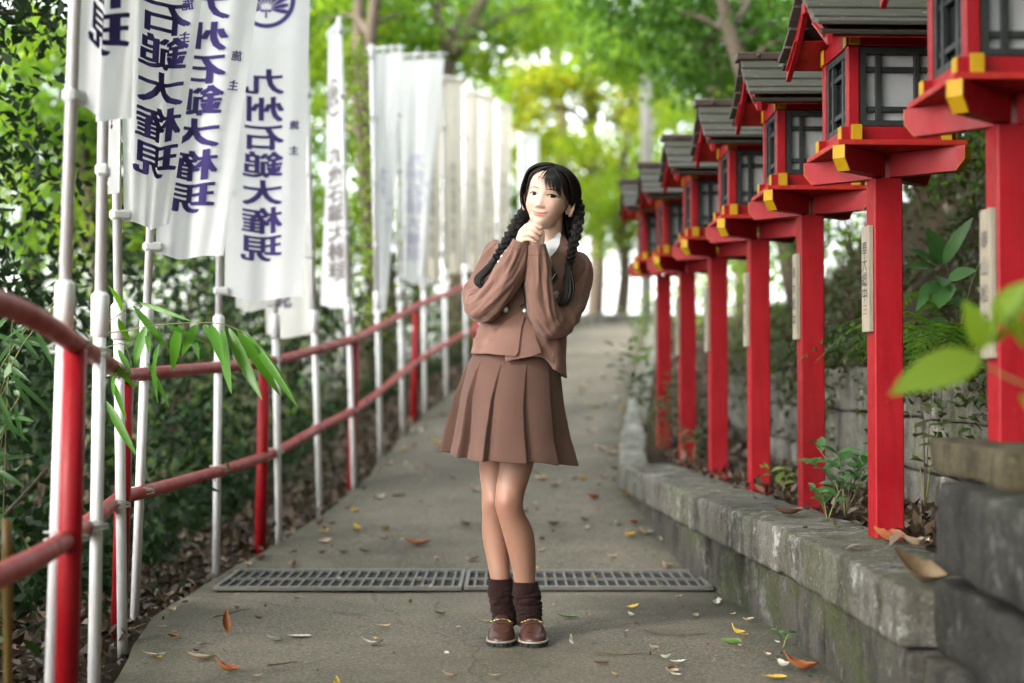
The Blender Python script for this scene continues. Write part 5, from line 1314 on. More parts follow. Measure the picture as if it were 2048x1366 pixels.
def surf(x, z, off=.02):
    h_ = tree.ray_cast(Vector((x, -20, z)), Vector((0, 1, 0)))
    y = h_[0].y if h_[0] else -5
    return Vector((x, y - off, z))
# ear, one on each side
eb = MB()
for sg in (-1, 1):
    c_ = Vector((sg * 7.1, .9, -1.6)); rot = Matrix.Rotation(sg * R(62), 3, 'Z')
    ring = []
    for k in range(25):
        a = R(-70 + 300 * k / 24); ring.append(H(c_ + rot @ Vector((sg * (.45 + .12 * math.sin(a)), 1.75 * math.cos(a) * .95 + .25, 2.75 * math.sin(a) * 1.0 + .2))))
    eb.tube(ring, .0038, 10)
    rt = HR @ rot
    eb.ball(H(c_ + rot @ Vector((sg * .25, .2, .3))), (.0035, .0135, .0245), 16, 10, rt)
    eb.ball(H(c_ + rot @ Vector((sg * .35, -.45, -2.35))), (.0048, .0085, .0088), 14, 10, rt)
    eb.ball(H(c_ + rot @ Vector((sg * .35, -.95, -.4))), (.0045, .005, .0075), 10, 8, rt)
ev, ef = remeshed(eb, .0016, 2)
allv = np.concatenate([hw_, bv, hv, ev]) - np.array(PB)
faces = list(hq); o_ = len(hw_)
for vv, ff in ((bv, bf), (hv, hf), (ev, ef)):
    faces += [tuple(i + o_ for i in f) for f in ff]; o_ += len(vv)
me = bpy.data.meshes.new('body'); me.from_pydata(allv.tolist(), [], faces); me.update()
me.polygons.foreach_set('use_smooth', [True] * len(me.polygons))
pad = np.zeros(len(allv) - len(hw_))
kn = np.exp(-(((allv[:, 0] + PB.x - P(990, 1005).x) / .03) ** 2 + ((allv[:, 2] - P(990, 1008, 4.6).z) / .035) ** 2)) + np.exp(-(((allv[:, 0] + PB.x - P(1018, 1005).x) / .03) ** 2 + ((allv[:, 2] - P(1018, 1012, 4.53).z) / .035) ** 2))
a = me.attributes.new('knee', 'FLOAT', 'POINT'); a.data.foreach_set('value', np.clip(kn, 0, 1).astype(np.float32))
a = me.attributes.new('hose', 'FLOAT', 'POINT'); a.data.foreach_set('value', np.clip((.80 - allv[:, 2]) / .05, 0, 1).astype(np.float32))
for nm, arr in (('lip', lip), ('blush', blush), ('dark', line)):
    a = me.attributes.new(nm, 'FLOAT', 'POINT'); a.data.foreach_set('value', np.concatenate([arr, pad]).astype(np.float32))
body = link('body', me, SKIN, person)

# eyes
for sg in (-1, 1):
    u, zu, zl = almond(X, Z, sg)
    sel = (np.abs(u) < 1.12) & (np.abs(Z - .12) < 1.02) & (Y_ < -3)
    ey = hp0.copy(); ey[:, 1] += .16 - .22 * np.clip(1 - u ** 2, 0, 1) * np.clip(1 - (Z / .9) ** 2, 0, 1)
    ids = np.nonzero(sel)[0]; rm = -np.ones(len(hp), int); rm[ids] = np.arange(len(ids))
    Q = np.array([f for f in hq if sel[f[0]] and sel[f[1]] and sel[f[2]] and sel[f[3]]])
    gz = (sg * EX + .27, .10)
    iris = np.minimum(1, np.hypot(X - gz[0], Z - gz[1]))[ids]
    vw = ((ey * HS) @ HM.T + np.array(HO) - np.array(PB))[ids]
    me = np_mesh('eyeball', vw, rm[Q], True); a = me.attributes.new('iris', 'FLOAT', 'POINT'); a.data.foreach_set('value', iris.astype(np.float32))
    link('eyeball', me, EYE, person)
    # lashes along the upper rim, and a fine line below
    q = MB(); pts = []; rr = []
    for k in range(21):
        u = -1 + 2.22 * k / 20; uu = min(1, u)
        a = max(0, 1 - uu * uu); z = .63 * a ** .75 + .10 * u - (max(0, u - 1) * .6) + .02
        pts.append(H(surf(sg * (EX + u * EWID), z + .05, .10)) - PB); rr.append((.0005 + .0011 * math.sin(math.pi * min(1, (k + 3) / 23)) ** .7) if k < 20 else .0002)
    q.tube(pts, rr, 6, 1.0)
    for k in range(15, 21, 2):
        p0 = pts[k]; u = -1 + 2.22 * k / 20
        q.tube([p0, p0 + HR @ Vector((sg * .0018 * (u + .2), -.0022, .0020)), p0 + HR @ Vector((sg * .0042 * (u + .2), -.0032, .0046))], [.00025, .0002, .0001], 4)
    q.build('eyelash', LASH, person, True)
    q = MB(); pts = []
    for k in range(13):
        u = -.8 + 1.75 * k / 12; a = max(0, 1 - u * u); pts.append(H(surf(sg * (EX + u * EWID), -.37 * a ** .9 + .10 * u - .05, .04)) - PB)
    q.tube(pts, .00022, 5); q.build('lower_lash', BROW, person, True)
    q = MB(); pts = []; rr = []
    for k in range(15):
        t = k / 14; x = sg * (1.35 + 3.75 * t); z = 1.72 + .62 * math.sin(math.pi * (t * .75 + .1)) - .25 * t
        pts.append(H(surf(x, z, .03)) - PB); rr.append(.0013 * (math.sin(math.pi * min(1, t * .8 + .2)) ** .6) + .0002)
    q.tube(pts, rr, 8, 1.0, True, HR @ Vector((0, 0, 1))); 
    o = q.build('eyebrow', BROW, person, True)
for (px_, py_, y_) in ((1081, 455.3, 4.3785), (1079.5, 466.5, 4.3745)):
    MB().ball(P(px_, py_, y_), (.0058, .002, .0042), 12, 8, Matrix.Rotation(R(25), 3, 'Y')).build('fingernail', NAIL, person, True, off=PB)

# ---- hair
hr = MB()
def sdir(p):
    v = np.array(p, float) - C0; return v / np.linalg.norm(v)
def shell(p, off):
    """p (cm, rough) moved onto the head's surface, off above it"""
    dd = sdir(p); s_ = skull(dd[None])[0]; return s_ + dd * off
def lock(pts, r, flat=.45, n=22, off=(.5, .9), end_r=.25, jit=.15, sides=6):
    j = [Vector((rnd.gauss(0, jit), rnd.gauss(0, jit), rnd.gauss(0, jit))) for _ in pts]
    ctr = spline([tuple(Vector(p) + q_) for p, q_ in zip(pts, j)], n)
    D = np.array([sdir(c_) for c_ in ctr]); sk_ = skull(D); of = np.interp(np.linspace(0, 1, n), np.linspace(0, 1, len(off)), off)
    W_ = [H(sk_[i] + D[i] * of[i]) - PB for i in range(n)]
    rr = [r * (min(1, .45 + i / n * 3)) * (1 - (1 - end_r) * max(0, i / (n - 1) - .45) / .55) for i in range(n)]
    hr.tube(W_, rr, sides, flat, True, (HR @ Vector(D[0])))
# under-shell
hd = hp.copy(); base_sk = skull(dirs)
dl = np.degrees(np.abs(((np.arctan2(base_sk[:, 1], base_sk[:, 0]) + math.pi / 2 + math.pi) % (2 * math.pi)) - math.pi))
hl = np.interp(dl, [0, 25, 45, 60, 75, 90, 105, 125, 180], [7.9, 7.4, 5.4, 2.8, 1.0, -.4, -3.2, -6.8, -7.6])
keep = base_sk[:, 2] > hl
fade = np.clip((base_sk[:, 2] - hl) / 1.6, 0, 1)
shp = base_sk + dirs * (.10 + .45 * fade)[:, None]
shw = (shp * HS) @ HM.T + np.array(HO) - np.array(PB)
kf = [f for f in hq if keep[f[0]] and keep[f[1]] and keep[f[2]] and keep[f[3]]]
kf = [f for n_, f in enumerate(kf)]
hr.add([tuple(v) for v in shw], kf)
PART = lambda t: (1.5 - .8 * t, -5.6 + 7.2 * t, 8.4 + 1.9 * math.sin(math.pi * min(1, t * .8 + .12)))   # parting from the forehead to the crown
for k in range(150):                                              # left side, swept to the left braid
    t = rnd.random() ** 1.3; a = PART(t); f = t
    lock([a, (-3.0, a[1] * .92 - .7 * (1 - f), 8.4), (-5.6 - .5 * f, -4.4 + 5.4 * f, 5.2), (-6.7, -2.9 + 5.4 * f, 1.0), (-6.7, -.8 + 4 * f, -3.0), (-5.8, 1.0 + 2.2 * f, -6.3)], rnd.uniform(.0018, .0040), off=(.85, 1.3, 1.9 + .5 * f, 2.1 + .5 * f, 1.8 + .4 * f, 1.2), jit=.24)
for k in range(150):                                              # right side
    t = rnd.random() ** 1.3; a = PART(t); f = t
    lock([a, (4.3, a[1] * .88 - .5 * (1 - f), 8.0), (6.2, -3.9 + 5.2 * f, 5.0), (7.0, -2.4 + 5 * f, 1.6), (7.1, .6 + 3.2 * f, -1.4), (6.6, 2.4 + 1.4 * f, -4.6)], rnd.uniform(.0018, .0040), off=(.8, 1.3, 1.9 + .5 * f, 2.0 + .6 * f, 1.8 + .6 * f, 1.3), jit=.24)
for k in range(120):                                              # hair drawn forward over the right temple
    f = rnd.random()
    lock([PART(.02 + .4 * f), (3.3 + .4 * f, -6.5 + f, 7.1), (4.7 + .7 * f, -6.0 + 1.4 * f, 4.5), (5.6 + .6 * f, -5.1 + 1.5 * f, 1.9), (6.4 + .4 * f, -2.8 + 1.8 * f, -.3), (7.1, .6 + f, -1.3)], rnd.uniform(.0010, .0026), off=(.85, .9, 1.0, 1.2, 1.5, 1.6), jit=.2)
CL = [(-1.9, 2.9), (-1.0, 3.2), (-.3, 2.2), (.25, 2.9), (.8, 1.7), (1.35, 2.4), (1.9, 1.5), (2.4, 2.1), (2.95, 1.4), (3.5, 1.8), (4.0, 1.0), (4.5, .9), (4.9, .4), (5.3, .2)]
for k in range(200):                                              # fringe: wisps of a few hairs each, skin between them
    q_ = k % len(CL) if k < 170 else 3 + k % 11; cx_, cz_ = CL[q_]
    n_ = rnd.random(); x1 = cx_ + rnd.gauss(0, .13); z1 = cz_ + rnd.gauss(0, .22) + (.7 * n_ if n_ > .6 else 0)
    if cx_ < 0 and k > 42: continue
    a = PART(rnd.uniform(.0, .5)); a = (a[0] + .06 * x1, a[1], a[2])
    yq = -7.6 + .06 * x1 * x1; sw = .3 + .22 * max(0, x1); spread = rnd.gauss(0, .22)
    lock([a, (a[0] + (x1 - a[0]) * .35, -6.9, 7.7), (a[0] + (x1 - a[0]) * .78 + spread, yq - .6, 5.2), (x1 + sw * .35 + spread * .5, yq - .6, z1 + 1.5), (x1 + sw, yq - .5, z1)], rnd.uniform(.0004, .0010), .6, 20, (.9, .24), .05, .06)
for k in range(120):                                              # hair along the left hairline and cheek
    f = rnd.random()
    lock([PART(.0 + .2 * f), (-1.6, -6.9 + .6 * f, 7.7), (-4.5 - .5 * f, -6.0 + f, 5.4), (-5.9 - .3 * f, -4.8 + f, 2.4), (-6.6, -3.1 + f, -1.0), (-6.6, -1.0 + f, -4.6)], rnd.uniform(.0012, .0030), off=(.85, .6), jit=.2)
for k in range(420):                                              # fine outer hairs, breaking the surface
    t = rnd.random() ** 1.2; a = PART(t); f = t; sg_ = rnd.random() < .5
    if sg_: pp = [a, (-3.0, a[1] * .92 - .7 * (1 - f), 8.4), (-5.6 - .5 * f, -4.4 + 5.4 * f, 5.2), (-6.7, -2.9 + 5.4 * f, 1.0), (-6.7, -.8 + 4 * f, -3.0)]; oo = (1.0, 1.5, 2.2, 2.6 + .4 * f, 2.4)
    else: pp = [a, (4.3, a[1] * .88 - .5 * (1 - f), 8.0), (6.2, -3.9 + 5.2 * f, 5.0), (7.0, -2.4 + 5 * f, 1.6), (7.1, .6 + 3.2 * f, -1.4)]; oo = (1.0, 1.6, 2.3, 2.6 + .5 * f, 2.6 + .4 * f)
    lock(pp, rnd.uniform(.0003, .0007), .8, 16, oo, .3, .38, 4)
def wisp(px_pts, Y, r=.0006):
    p = spline([tuple(P(x, y, Y + rnd.uniform(-.01, .01))) for x, y in px_pts], 16); hr.tube([Vector(q_) - PB for q_ in p], [r * (1 - .7 * i / 15) for i in range(16)], 4)
for k in range(6):
    j = lambda s_=3: rnd.uniform(-s_, s_)
    wisp([(1056 + j(), 368 + j()), (1038 + j(), 390 + j()), (1022 + j(5), 412 + j(5)), (1025 + j(6), 432 + j(8))], 4.56, rnd.uniform(.0003, .0006))
for k in range(10):
    wisp([(1163 + j(), 420 + j()), (1163 + j(5), 450 + j()), (1158 + j(7), 480 + j(8))], 4.58, .0005)
    wisp([(1110 + j(10), 330 + j(2)), (1080 + j(8), 333 + j(4)), (1058 + j(6), 352 + j(4))], 4.55, .0004)
def strandtube(rows, nst, spread, r, n=26):
    """a bundle of hair: rows (px, py, Y, bundle radius)"""
    p, rad = tubepath(rows, n)
    for k in range(nst):
        a = rnd.uniform(0, 6.28); q_ = math.sqrt(rnd.random()); tw = rnd.uniform(-.6, .6)
        pts = [p[i] + Vector((math.cos(a + tw * i / n), math.sin(a + tw * i / n), .3 * math.sin(a))) * rad[i] * q_ * spread - PB for i in range(n)]
        hr.tube(pts, [r * (.7 + .5 * math.sin(math.pi * min(1, i / n + .3))) * max(.15, min(1, (n - 1 - i) / 6)) for i in range(n)], 5)
strandtube([(1138, 385, 4.62, .02), (1148, 410, 4.62, .024), (1152, 440, 4.61, .022), (1150, 465, 4.59, .012)], 80, 1.0, .0036)   # behind the right ear
strandtube([(1136, 412, 4.655, .02), (1134, 435, 4.66, .03), (1138, 462, 4.655, .028), (1142, 488, 4.63, .02)], 60, 1.0, .004)
strandtube([(1072, 388, 4.66, .018), (1058, 414, 4.645, .022), (1046, 438, 4.61, .022), (1036, 455, 4.58, .015)], 80, 1.0, .0036)                        # behind the left cheek
hair = hr.build('hair', HAIR, person, True)
def braid(rows, turns, ra, rb_):
    q = MB(); n = 120; p, rad = tubepath(rows, n)
    for k in range(3):
        for s_ in range(22):                                          # each strand a bundle of locks
            oa = s_ / 14 * 6.28 if s_ < 14 else s_ / 8 * 6.28; orr = rnd.uniform(.42, .62) if s_ < 14 else rnd.uniform(.1, .3); p0_ = rnd.uniform(0, 6)
            pts = []; rr = []
            for i in range(n):
                t = i / (n - 1); a = turns * 2 * math.pi * t + k * 2.094
                T_ = (p[min(i + 1, n - 1)] - p[max(i - 1, 0)]).normalized(); sx = T_.cross(Vector((0, 1, 0))).normalized(); fy = sx.cross(T_)
                c_ = p[i] + sx * math.sin(a) * rad[i] * ra + fy * math.sin(2 * a) * rad[i] * rb_
                c_ += (sx * math.cos(oa + a * .7) + fy * math.sin(oa + a * .7)) * rad[i] * orr * (1 + .15 * math.sin(t * 37 + p0_))
                pts.append(c_ - PB); rr.append(rad[i] * .125)
            q.tube(pts, rr, 6)
    o = q.build('braid', HAIR, person, True)
    return o
def tail(rows, parent, nst=60):
    global hr
    hr = MB(); strandtube(rows, nst, 1.0, .0026, 24); hr.build('braid_end', HAIR, parent, True)
def tie_band(px_, py_, Y, r, tilt, parent):
    q = MB(); c_ = P(px_, py_, Y); ax = Matrix.Rotation(R(tilt), 3, 'Y') @ Vector((0, 0, 1))
    for k in range(5): q.tube([c_ + ax * (.0042 * (k - 2) - .0021) - PB, c_ + ax * (.0042 * (k - 2) + .0021) - PB], r * rnd.uniform(.94, 1.05), 16)
    q.build('hair_tie', TIE, parent, True)
b1 = braid([(1046, 424, 4.60, .014), (1034, 446, 4.56, .0175), (1020, 474, 4.515, .0175), (1004, 500, 4.49, .0155), (987, 523, 4.478, .0095)], 3.0, .62, .42)
tie_band(986, 524, 4.477, .0118, 38, b1)
tail([(984, 527, 4.476, .009), (973, 541, 4.472, .015), (960, 555, 4.475, .016), (959, 566, 4.472, .015), (967, 575, 4.468, .012), (973, 581, 4.466, .006)], b1)
b2 = braid([(1153, 396, 4.61, .012), (1158, 420, 4.585, .0165), (1154, 455, 4.545, .0160), (1147, 488, 4.505, .0145), (1141, 515, 4.485, .0125), (1138, 534, 4.478, .0085)], 3.8, .62, .42)
tie_band(1138, 537, 4.478, .0112, -6, b2)
tail([(1138, 540, 4.477, .009), (1138, 560, 4.472, .017), (1139, 580, 4.47, .018), (1133, 597, 4.468, .0165), (1122, 608, 4.468, .012), (1114, 613, 4.468, .004)], b2, 80)

# ---- jacket
def folds(v, s=1.0, k=(1, 1, 1)):
    q_ = Vector((v.x * 15 * k[0], v.y * 12, v.z * 12 * k[2])); r_ = 1 - 2.2 * abs(noise.noise(q_))
    return Vector(noise.noise_vector(Vector((v.x * 7, v.y * 5, v.z * 5)))) * .008 * s + Vector((.1, -1, 0)) * (r_ * .0068 + .0022 * noise.noise(q_ * 2.7)) * s
def folds_old(v, s=1.0):
    return Vector(noise.noise_vector(Vector((v.x * 7, v.y * 5, v.z * 5)))) * .009 * s + Vector(noise.noise_vector(Vector((v.x * 16 + v.z * 9, v.y * 9, v.z * 8)))) * .0055 * s
rings = []; NSEG = 96
for i in range(70):
    py_ = 466 + (712 - 466) * i / 69
    cx, hw, hd_, rl = torso(py_)
    ring = []
    for k in range(NSEG):
        a = 2 * math.pi * k / NSEG; ca, sa = math.cos(a), math.sin(a)
        e = 2 / 2.4; x = math.copysign(abs(ca) ** e, ca) * hw; y = math.copysign(abs(sa) ** e, sa) * hd_
        yy = py_ + x * math.tan(R(rl))
        dn = 0
        if i < 20: dn = (1 - i / 20) ** 1.3 * 34 * max(0, -sa) ** 1.5
        if i > 45:                                              # hem: longer at her left and behind
            w_ = (i - 45) / 24; dn = w_ ** 2 * (38 * max(0, ca) ** 1.2 * (1 if sa > -.75 else max(0, 1 - (-sa - .75) * 6)) + 6 * max(0, sa))
        p = P(cx + x, yy + dn, 4.60 + y)
        t = i / 69
        if t > .25: p += folds(p, min(1, (t - .25) * 3)) + Vector((0, -1, 0)) * .004 * math.sin(9 * a + 8 * t) * max(0, t - .55) * 2.2
        ring.append(p - PB)
    rings.append(ring)
c_ = sum(rings[-1], Vector()) / NSEG
rings.append([p + (c_ - p) * .035 + Vector((0, 0, .001)) for p in rings[-1]]); rings.append([p + (c_ - p) * .02 + Vector((0, 0, .05)) for p in rings[-1]])
q = MB(); q.loft(rings, True, False)
jacket = q.build('jacket', JACK, person, True)
def sleeve(rows, seed, cuffdir):
    p, r = tubepath(rows, 120); q = MB(); rings = []; n = 72
    T0 = None; u = Vector((0, -1, 0))
    for i in range(len(p)):
        T_ = (p[min(i + 1, 119)] - p[max(i - 1, 0)]).normalized()
        u = (u - u.dot(T_) * T_).normalized(); w_ = T_.cross(u); t = i / 119
        br = 1
        ring = []
        for k in range(n):
            a = 2 * math.pi * k / n
            el_ = math.exp(-((t - .46) / .13) ** 2); fo = math.exp(-((t - .68) / .2) ** 2)
            rr = r[i] * (1 + .03 * el_ * math.sin(t * 88 + 1.4 * math.sin(a + seed)) + .06 * fo * math.sin(3 * a + seed + 7 * t))
            q1 = Vector((math.cos(a) * 1.35 + seed, math.sin(a) * 1.35, t * 3.4 + .35 * math.sin(a + seed)))
            cr = (1 - 2.4 * abs(noise.noise(q1))) * .0080 + (1 - 2.4 * abs(noise.noise(q1 * 2.1 + Vector((0, 0, 5))))) * .0042
            q2 = Vector((math.cos(a) * .9 + seed * 2, math.sin(a) * .9, t * 17)); cr2 = (1 - 2.6 * abs(noise.noise(q2))) * .007 * el_
            rr += (cr * (1 - .5 * el_) + cr2) * min(1, (1 - t) * 7) * min(1, t * 8)
            ring.append(p[i] + (u * math.cos(a) * .94 + w_ * math.sin(a)) * rr - PB)
        rings.append(ring)
    c_ = sum(rings[-1], Vector()) / n; T_ = (p[-1] - p[-2]).normalized()
    rings.append([v + (c_ - v) * .10 + T_ * .001 for v in rings[-1]]); rings.append([v + (c_ - v) * .10 - T_ * .03 for v in rings[-1]])
    q.loft(rings, True, False); o = q.build('sleeve', JACK, jacket, True)
    # stitched cuff line
    i = 112; q = MB(); q.tube([v + (v - sum(rings[i], Vector()) / n).normalized() * .0004 for v in rings[i]] + [rings[i][0]], .0007, 5); q.build('cuff_seam', SEAM, o, True)
m = M('seam', .9); m.color((.11, .052, .036)); SEAM = m.m
sleeve(ARMR, 1.3, 0); sleeve(ARML, 4.1, 0)

def patch(name, poly, mat, parent, off=.006, th=.004, Yf=chestY, cut=6, wave=0.0):
    """a piece of cloth lying on the chest, outlined in picture points"""
    bm = bmesh.new(); vs = [bm.verts.new((x, y, 0)) for x, y in poly]; f = bm.faces.new(vs)
    bmesh.ops.triangulate(bm, faces=[f])
    for _ in range(4):
        es = [e for e in bm.edges if e.calc_length() > cut]
        if es: bmesh.ops.subdivide_edges(bm, edges=es, cuts=1)
        bmesh.ops.triangulate(bm, faces=bm.faces[:])
    for v in bm.verts:
        x, y = v.co.x, v.co.y; o_ = off(x, y) if callable(off) else off
        v.co = P(x, y, Yf(x, y) - o_ + wave * math.sin(x * .35)) - PB
    g = bmesh.ops.extrude_face_region(bm, geom=bm.faces[:]); 
    for e in g['geom']:
        if isinstance(e, bmesh.types.BMVert): e.co.y += th
    bmesh.ops.recalc_face_normals(bm, faces=bm.faces)
    me = bpy.data.meshes.new(name); bm.to_mesh(me); bm.free()
    return link(name, me, mat, parent)
patch('lapel', [(1122, 467), (1131, 476), (1146, 505), (1156, 530), (1146, 553), (1119, 560), (1104, 528), (1101, 514)], JACK, jacket, .013, .006)
patch('lapel', [(1062, 478), (1040, 486), (1018, 500), (1000, 530), (1010, 545), (1030, 552), (1060, 560), (1078, 520)], JACK, jacket, .012, .006)
patch('lapel_lower', [(1147, 557), (1131, 562), (1118, 575), (1104, 600), (1092, 612), (1098, 585), (1110, 560), (1132, 553)], JACK, jacket, .010, .005)
patch('front_flap', [(1049, 634), (1043, 655), (1039, 680), (1037, 703), (1031, 712), (1014, 711), (988, 709), (965, 704), (978, 680), (1000, 655), (1025, 632)], JACK, jacket, lambda x, y: .012 + .008 * max(0, (y - 650) / 60), .005)
patch('front_flap', [(1056, 638), (1066, 662), (1076, 686), (1083, 705), (1062, 713), (1040, 717), (1010, 723), (1010, 712), (1037, 703), (1043, 655), (1050, 634)], JACK, jacket, lambda x, y: .006 + .006 * max(0, (y - 640) / 60), .004)
patch('shirt_front', [(1080, 485), (1112, 478), (1108, 510), (1096, 560), (1070, 560)], SHIRT, person, .004, .003)
patch('shirt_collar', [(1119, 464), (1122, 469), (1119, 488), (1112, 502), (1102, 513), (1094, 500), (1090, 487), (1104, 478)], SHIRT, person, .0, .003, lambda x, y: 4.553 - (y - 464) / 49 * .062)
tie = patch('tie', [(1099, 532), (1108, 541), (1117, 552), (1108, 568), (1098, 582), (1097, 560)], TIE, person, .020, .003)
patch('tie_print', [(1110.5, 546.5), (1111.5, 548), (1100, 565.5), (1098.8, 564)], TPRT, tie, .0215, .001)
patch('tie', [(1043, 566), (1046, 566), (1052, 605), (1051, 612), (1041, 615), (1040, 611), (1049, 606)], TIE, person, .0095, .003)
bd = patch('badge', [(1103, 588), (1113, 581), (1119, 585), (1116, 594), (1109, 600), (1104, 595)], SILV, jacket, .017, .004)
for px_, py_ in ((1011.5, 619), (1050.5, 622)):
    o = MB().ball(P(px_, py_, chestY(px_, py_) - .014), (.0105, .0065, .0105), 18, 10).build('button', SILV, jacket, True, off=PB)
for px_, py_ in ((1012, 503), (1004, 513), (997.5, 524)):
    MB().ball(P(px_, py_, 4.425), (.0052, .005, .0052), 14, 8).build('brooch_pearl', SILV, jacket, True, off=PB)
MB().tube([P(x, y, 4.492) - PB for x, y in ((1143, 554), (1150, 552), (1156, 549))], .0012, 6).build('pocket_seam', SEAM, jacket, True)

# ---- skirt
SK = [(690, 1034, 84, .100, 3), (715, 1031, 86, .108, 3), (745, 1026, 97, .126, 4), (800, 1018, 111, .152, 5), (860, 1015, 124, .178, 5.5), (912, 1015, 138, .200, 5)]
SKA = np.array(SK, float); rings = []; NSEG = 660; NP = 11
def saw(a):
    f = (a / (2 * math.pi) * NP + .22) % 1
    return (f / .93) ** .8 if f < .93 else 1 - (f - .93) / .07
for i in range(64):
    py_ = 690 + 224 * i / 63; cx, hw, hd_, rl = [float(np.interp(py_, SKA[:, 0], SKA[:, k])) for k in (1, 2, 3, 4)]
    g_ = min(1, max(0, (py_ - 728) / 150)); ring = []
    for k in range(NSEG):
        a = 2 * math.pi * k / NSEG
        a2 = a + .05 * g_ * math.sin(3 * a + 1)
        am = .003 + .150 * g_ ** .75 * (1 + .3 * math.sin(2 * a + .8))
        s_ = 1 - am * (1 - saw(a2)) + .03 * g_ * math.sin(4 * a + 2.2) + .02 * g_ * math.sin(7 * a + .4 + 2 * g_)
        x = math.cos(a) * hw * s_; y = math.sin(a) * hd_ * s_
        p = P(cx + x, py_ + x * math.tan(R(rl)) + g_ ** 2 * (11 * max(0, -math.sin(a)) ** 1.3 + 3 * math.sin(3 * a + 2) + 4 * saw(a2) - 2), 4.605 + y)
        p += Vector(noise.noise_vector(p * 9)) * .003 * g_; ring.append(p - PB)
    rings.append(ring)
c_ = sum(rings[-1], Vector()) / NSEG
hem = rings[-1]
rings.append([v + Vector((0, 0, -.0012)) + (c_ - v) * .004 for v in hem]); rings.append([v + (c_ - v) * .008 for v in hem]); rings.append([v + (c_ - v) * .17 + Vector((0, 0, .08)) for v in hem])
q = MB(); q.loft(rings, True, False); skirt = q.build('skirt', SKRT, person, True)
q = MB(); i = 61; q.tube([v + (v - c_).normalized() * .0002 for v in rings[i]] + [rings[i][0]], .0005, 4); q.build('hem_seam', SEAM, skirt, True)

# ---- socks and shoes
def sock(rows, seed):
    p, r = tubepath(rows, 70); q = MB(); rings = []; n = 112
    for i in range(70):
        t = i / 69; ring = []
        for k in range(n):
            a = 2 * math.pi * k / n
            q_ = Vector((math.cos(a) * .8 + seed * 5, math.sin(a) * .8, t * 13 + .5 * math.sin(a + seed)))
            am = 0 if t < .08 else min(1, (t - .08) * 7)
            rr = r[i] + am * ((1 - 2.6 * abs(noise.noise(q_))) * .0046 + (1 - 2.4 * abs(noise.noise(q_ * 2.2))) * .0022) + .0005 * math.sin(28 * a)
            ring.append(p[i] + Vector((math.cos(a), math.sin(a), .12 * math.sin(a + seed) * (1 if i else .4))) * rr - PB)
        rings.append(ring)
    c_ = sum(rings[0], Vector()) / n
    rings = [[v + (c_ - v) * .12 - Vector((0, 0, .03)) for v in rings[0]], [v + (c_ - v) * .06 + Vector((0, 0, .0015)) for v in rings[0]]] + rings
    q.loft(rings, True, False); q.build('sock', SOCK, person, True)
sock([(1000.5, 1156, 4.615, .0385), (1003, 1185, 4.612, .040), (1006, 1210, 4.61, .0385), (1009, 1232, 4.60, .036), (1010, 1250, 4.59, .034)], .4)
sock([(1050.5, 1164, 4.585, .0395), (1053, 1190, 4.585, .042), (1056, 1212, 4.583, .041), (1059, 1232, 4.575, .038), (1060, 1250, 4.565, .035)], 2.6)
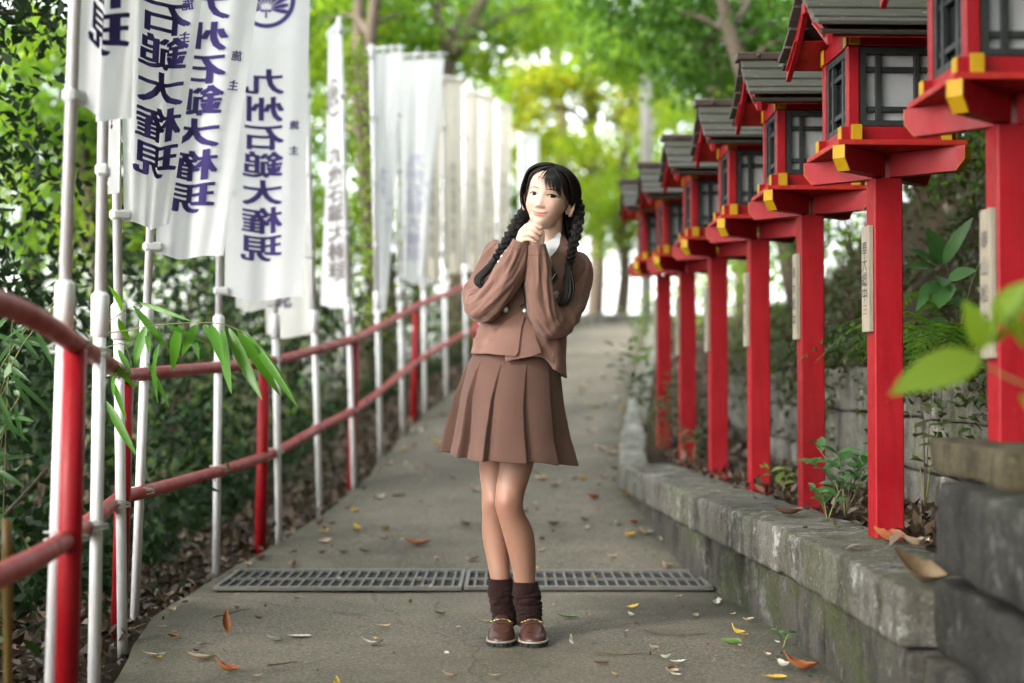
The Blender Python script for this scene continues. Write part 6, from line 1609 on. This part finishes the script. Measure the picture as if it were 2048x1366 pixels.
def shoe(cx, toe_y, yaw, label=None):
    L = .222; rot = Matrix.Rotation(R(yaw), 3, 'Z'); org = Vector((cx, toe_y + L / 2, 0)) - PB
    T = lambda x, t, z: org + rot @ Vector((x, (.5 - t) * L, z))     # t: 0 heel, 1 toe
    ts = [0, .03, .08, .18, .32, .42, .52, .62, .72, .8, .88, .94, .98, 1.0]
    ws = [.010, .020, .027, .0315, .032, .0335, .037, .0415, .0435, .0425, .0375, .029, .018, .006]
    hs = [.045, .056, .060, .060, .064, .084, .081, .069, .055, .043, .037, .032, .027, .021]
    n = 28; rings = []
    for i in range(49):
        t = i / 48; w_ = float(np.interp(t, ts, ws)); h_ = float(np.interp(t, ts, hs)); ring = []
        for k in range(n):
            a = math.pi * (k / (n - 1)); ca, sa = math.cos(a), math.sin(a)
            x = math.copysign(abs(ca) ** .72, ca) * w_ * (1 - .12 * sa); z = .018 + (h_ - .018) * abs(sa) ** .78
            # moccasin seam: a ridge round the apron
            if t > .5:
                ap = ((abs(x) / (w_ * .72)) ** 2.4 + (max(0, t - .5) / .38) ** 2.6) - 1
                z += .0022 * math.exp(-(ap / .16) ** 2) * (1 if z > .026 else 0)
            ring.append(T(x, t, z))
        rings.append(ring)
    q = MB(); q.loft(rings, False, True); up_ = q.build('shoe', LEATH, person, True)
    if label: up_['label'] = label
    out = []
    for i in range(80):                                             # outline of the sole
        a = 2 * math.pi * i / 80; s_ = math.sin(a); t = .5 - .5 * math.cos(a); w_ = float(np.interp(t, ts, ws))
        out.append((math.copysign(max(w_, .0), s_) * 1.0 + math.copysign(.002, s_), t))
    def ringz(z, gx, gt, lug=0):
        return [T(x * gx, .5 + (t - .5) * gt + 0, z) for i, (x, t) in enumerate(out)]
    q = MB(); 
    for zz in (0,): 
        lo = [T(x * (1.02 if i % 4 < 2 else .965), .5 + (t - .5) * (1.02 if i % 4 < 2 else .975), .0) for i, (x, t) in enumerate(out)]
        mi = [T(x * (1.03 if i % 4 < 2 else .975), .5 + (t - .5) * (1.03 if i % 4 < 2 else .98), .013) for i, (x, t) in enumerate(out)]
        q.loft([lo, mi, ringz(.0135, 1.03, 1.03)], True, True)
    q.build('sole', RUB, up_)
    q = MB(); q.loft([ringz(.0138, 1.05, 1.04), ringz(.0185, 1.05, 1.04), ringz(.0187, .95, .97)], True, True); q.build('welt', WELT, up_)
    def arch(t, a, lift=.0):
        w_ = float(np.interp(t, ts, ws)); h_ = float(np.interp(t, ts, hs)); ca, sa = math.cos(a), math.sin(a)
        return T(math.copysign(abs(ca) ** .72, ca) * w_ * (1 - .12 * sa) * (1 + lift * 10), t, .018 + (h_ - .018) * abs(sa) ** .78 + lift)
    q = MB(); rr = []
    for k in range(25):
        a = math.pi * (.03 + .94 * k / 24); rr.append([arch(.585, a, .0008), arch(.592, a, .0032), arch(.665, a, .0032), arch(.672, a, .0008)])
    q.loft(rr, True, True); q.build('saddle_strap', LEATH, up_, True)
    q = MB()
    pts = [arch(.63 + .003 * math.sin(k * 1.2), math.pi * (.30 + .40 * k / 20), .0065) for k in range(21)]
    q.tube(pts, [.0008 + .0008 * abs(math.sin(k * .63)) for k in range(21)], 8)
    for sg in (.27, .73):
        c_ = arch(.63, math.pi * sg, .006); q.tube([c_ + rot @ Vector((.0075 * math.cos(a), -.0052 * math.sin(a), .0052 * math.sin(a) * .9)) for a in [2 * math.pi * k / 16 for k in range(17)]], .0012, 8)
    q.build('horsebit', GOLD, up_, True)
shoe(P(1004, 1280, 4.50).x, 4.447, -3); shoe(P(1063.5, 1280, 4.50).x, 4.440, 4)
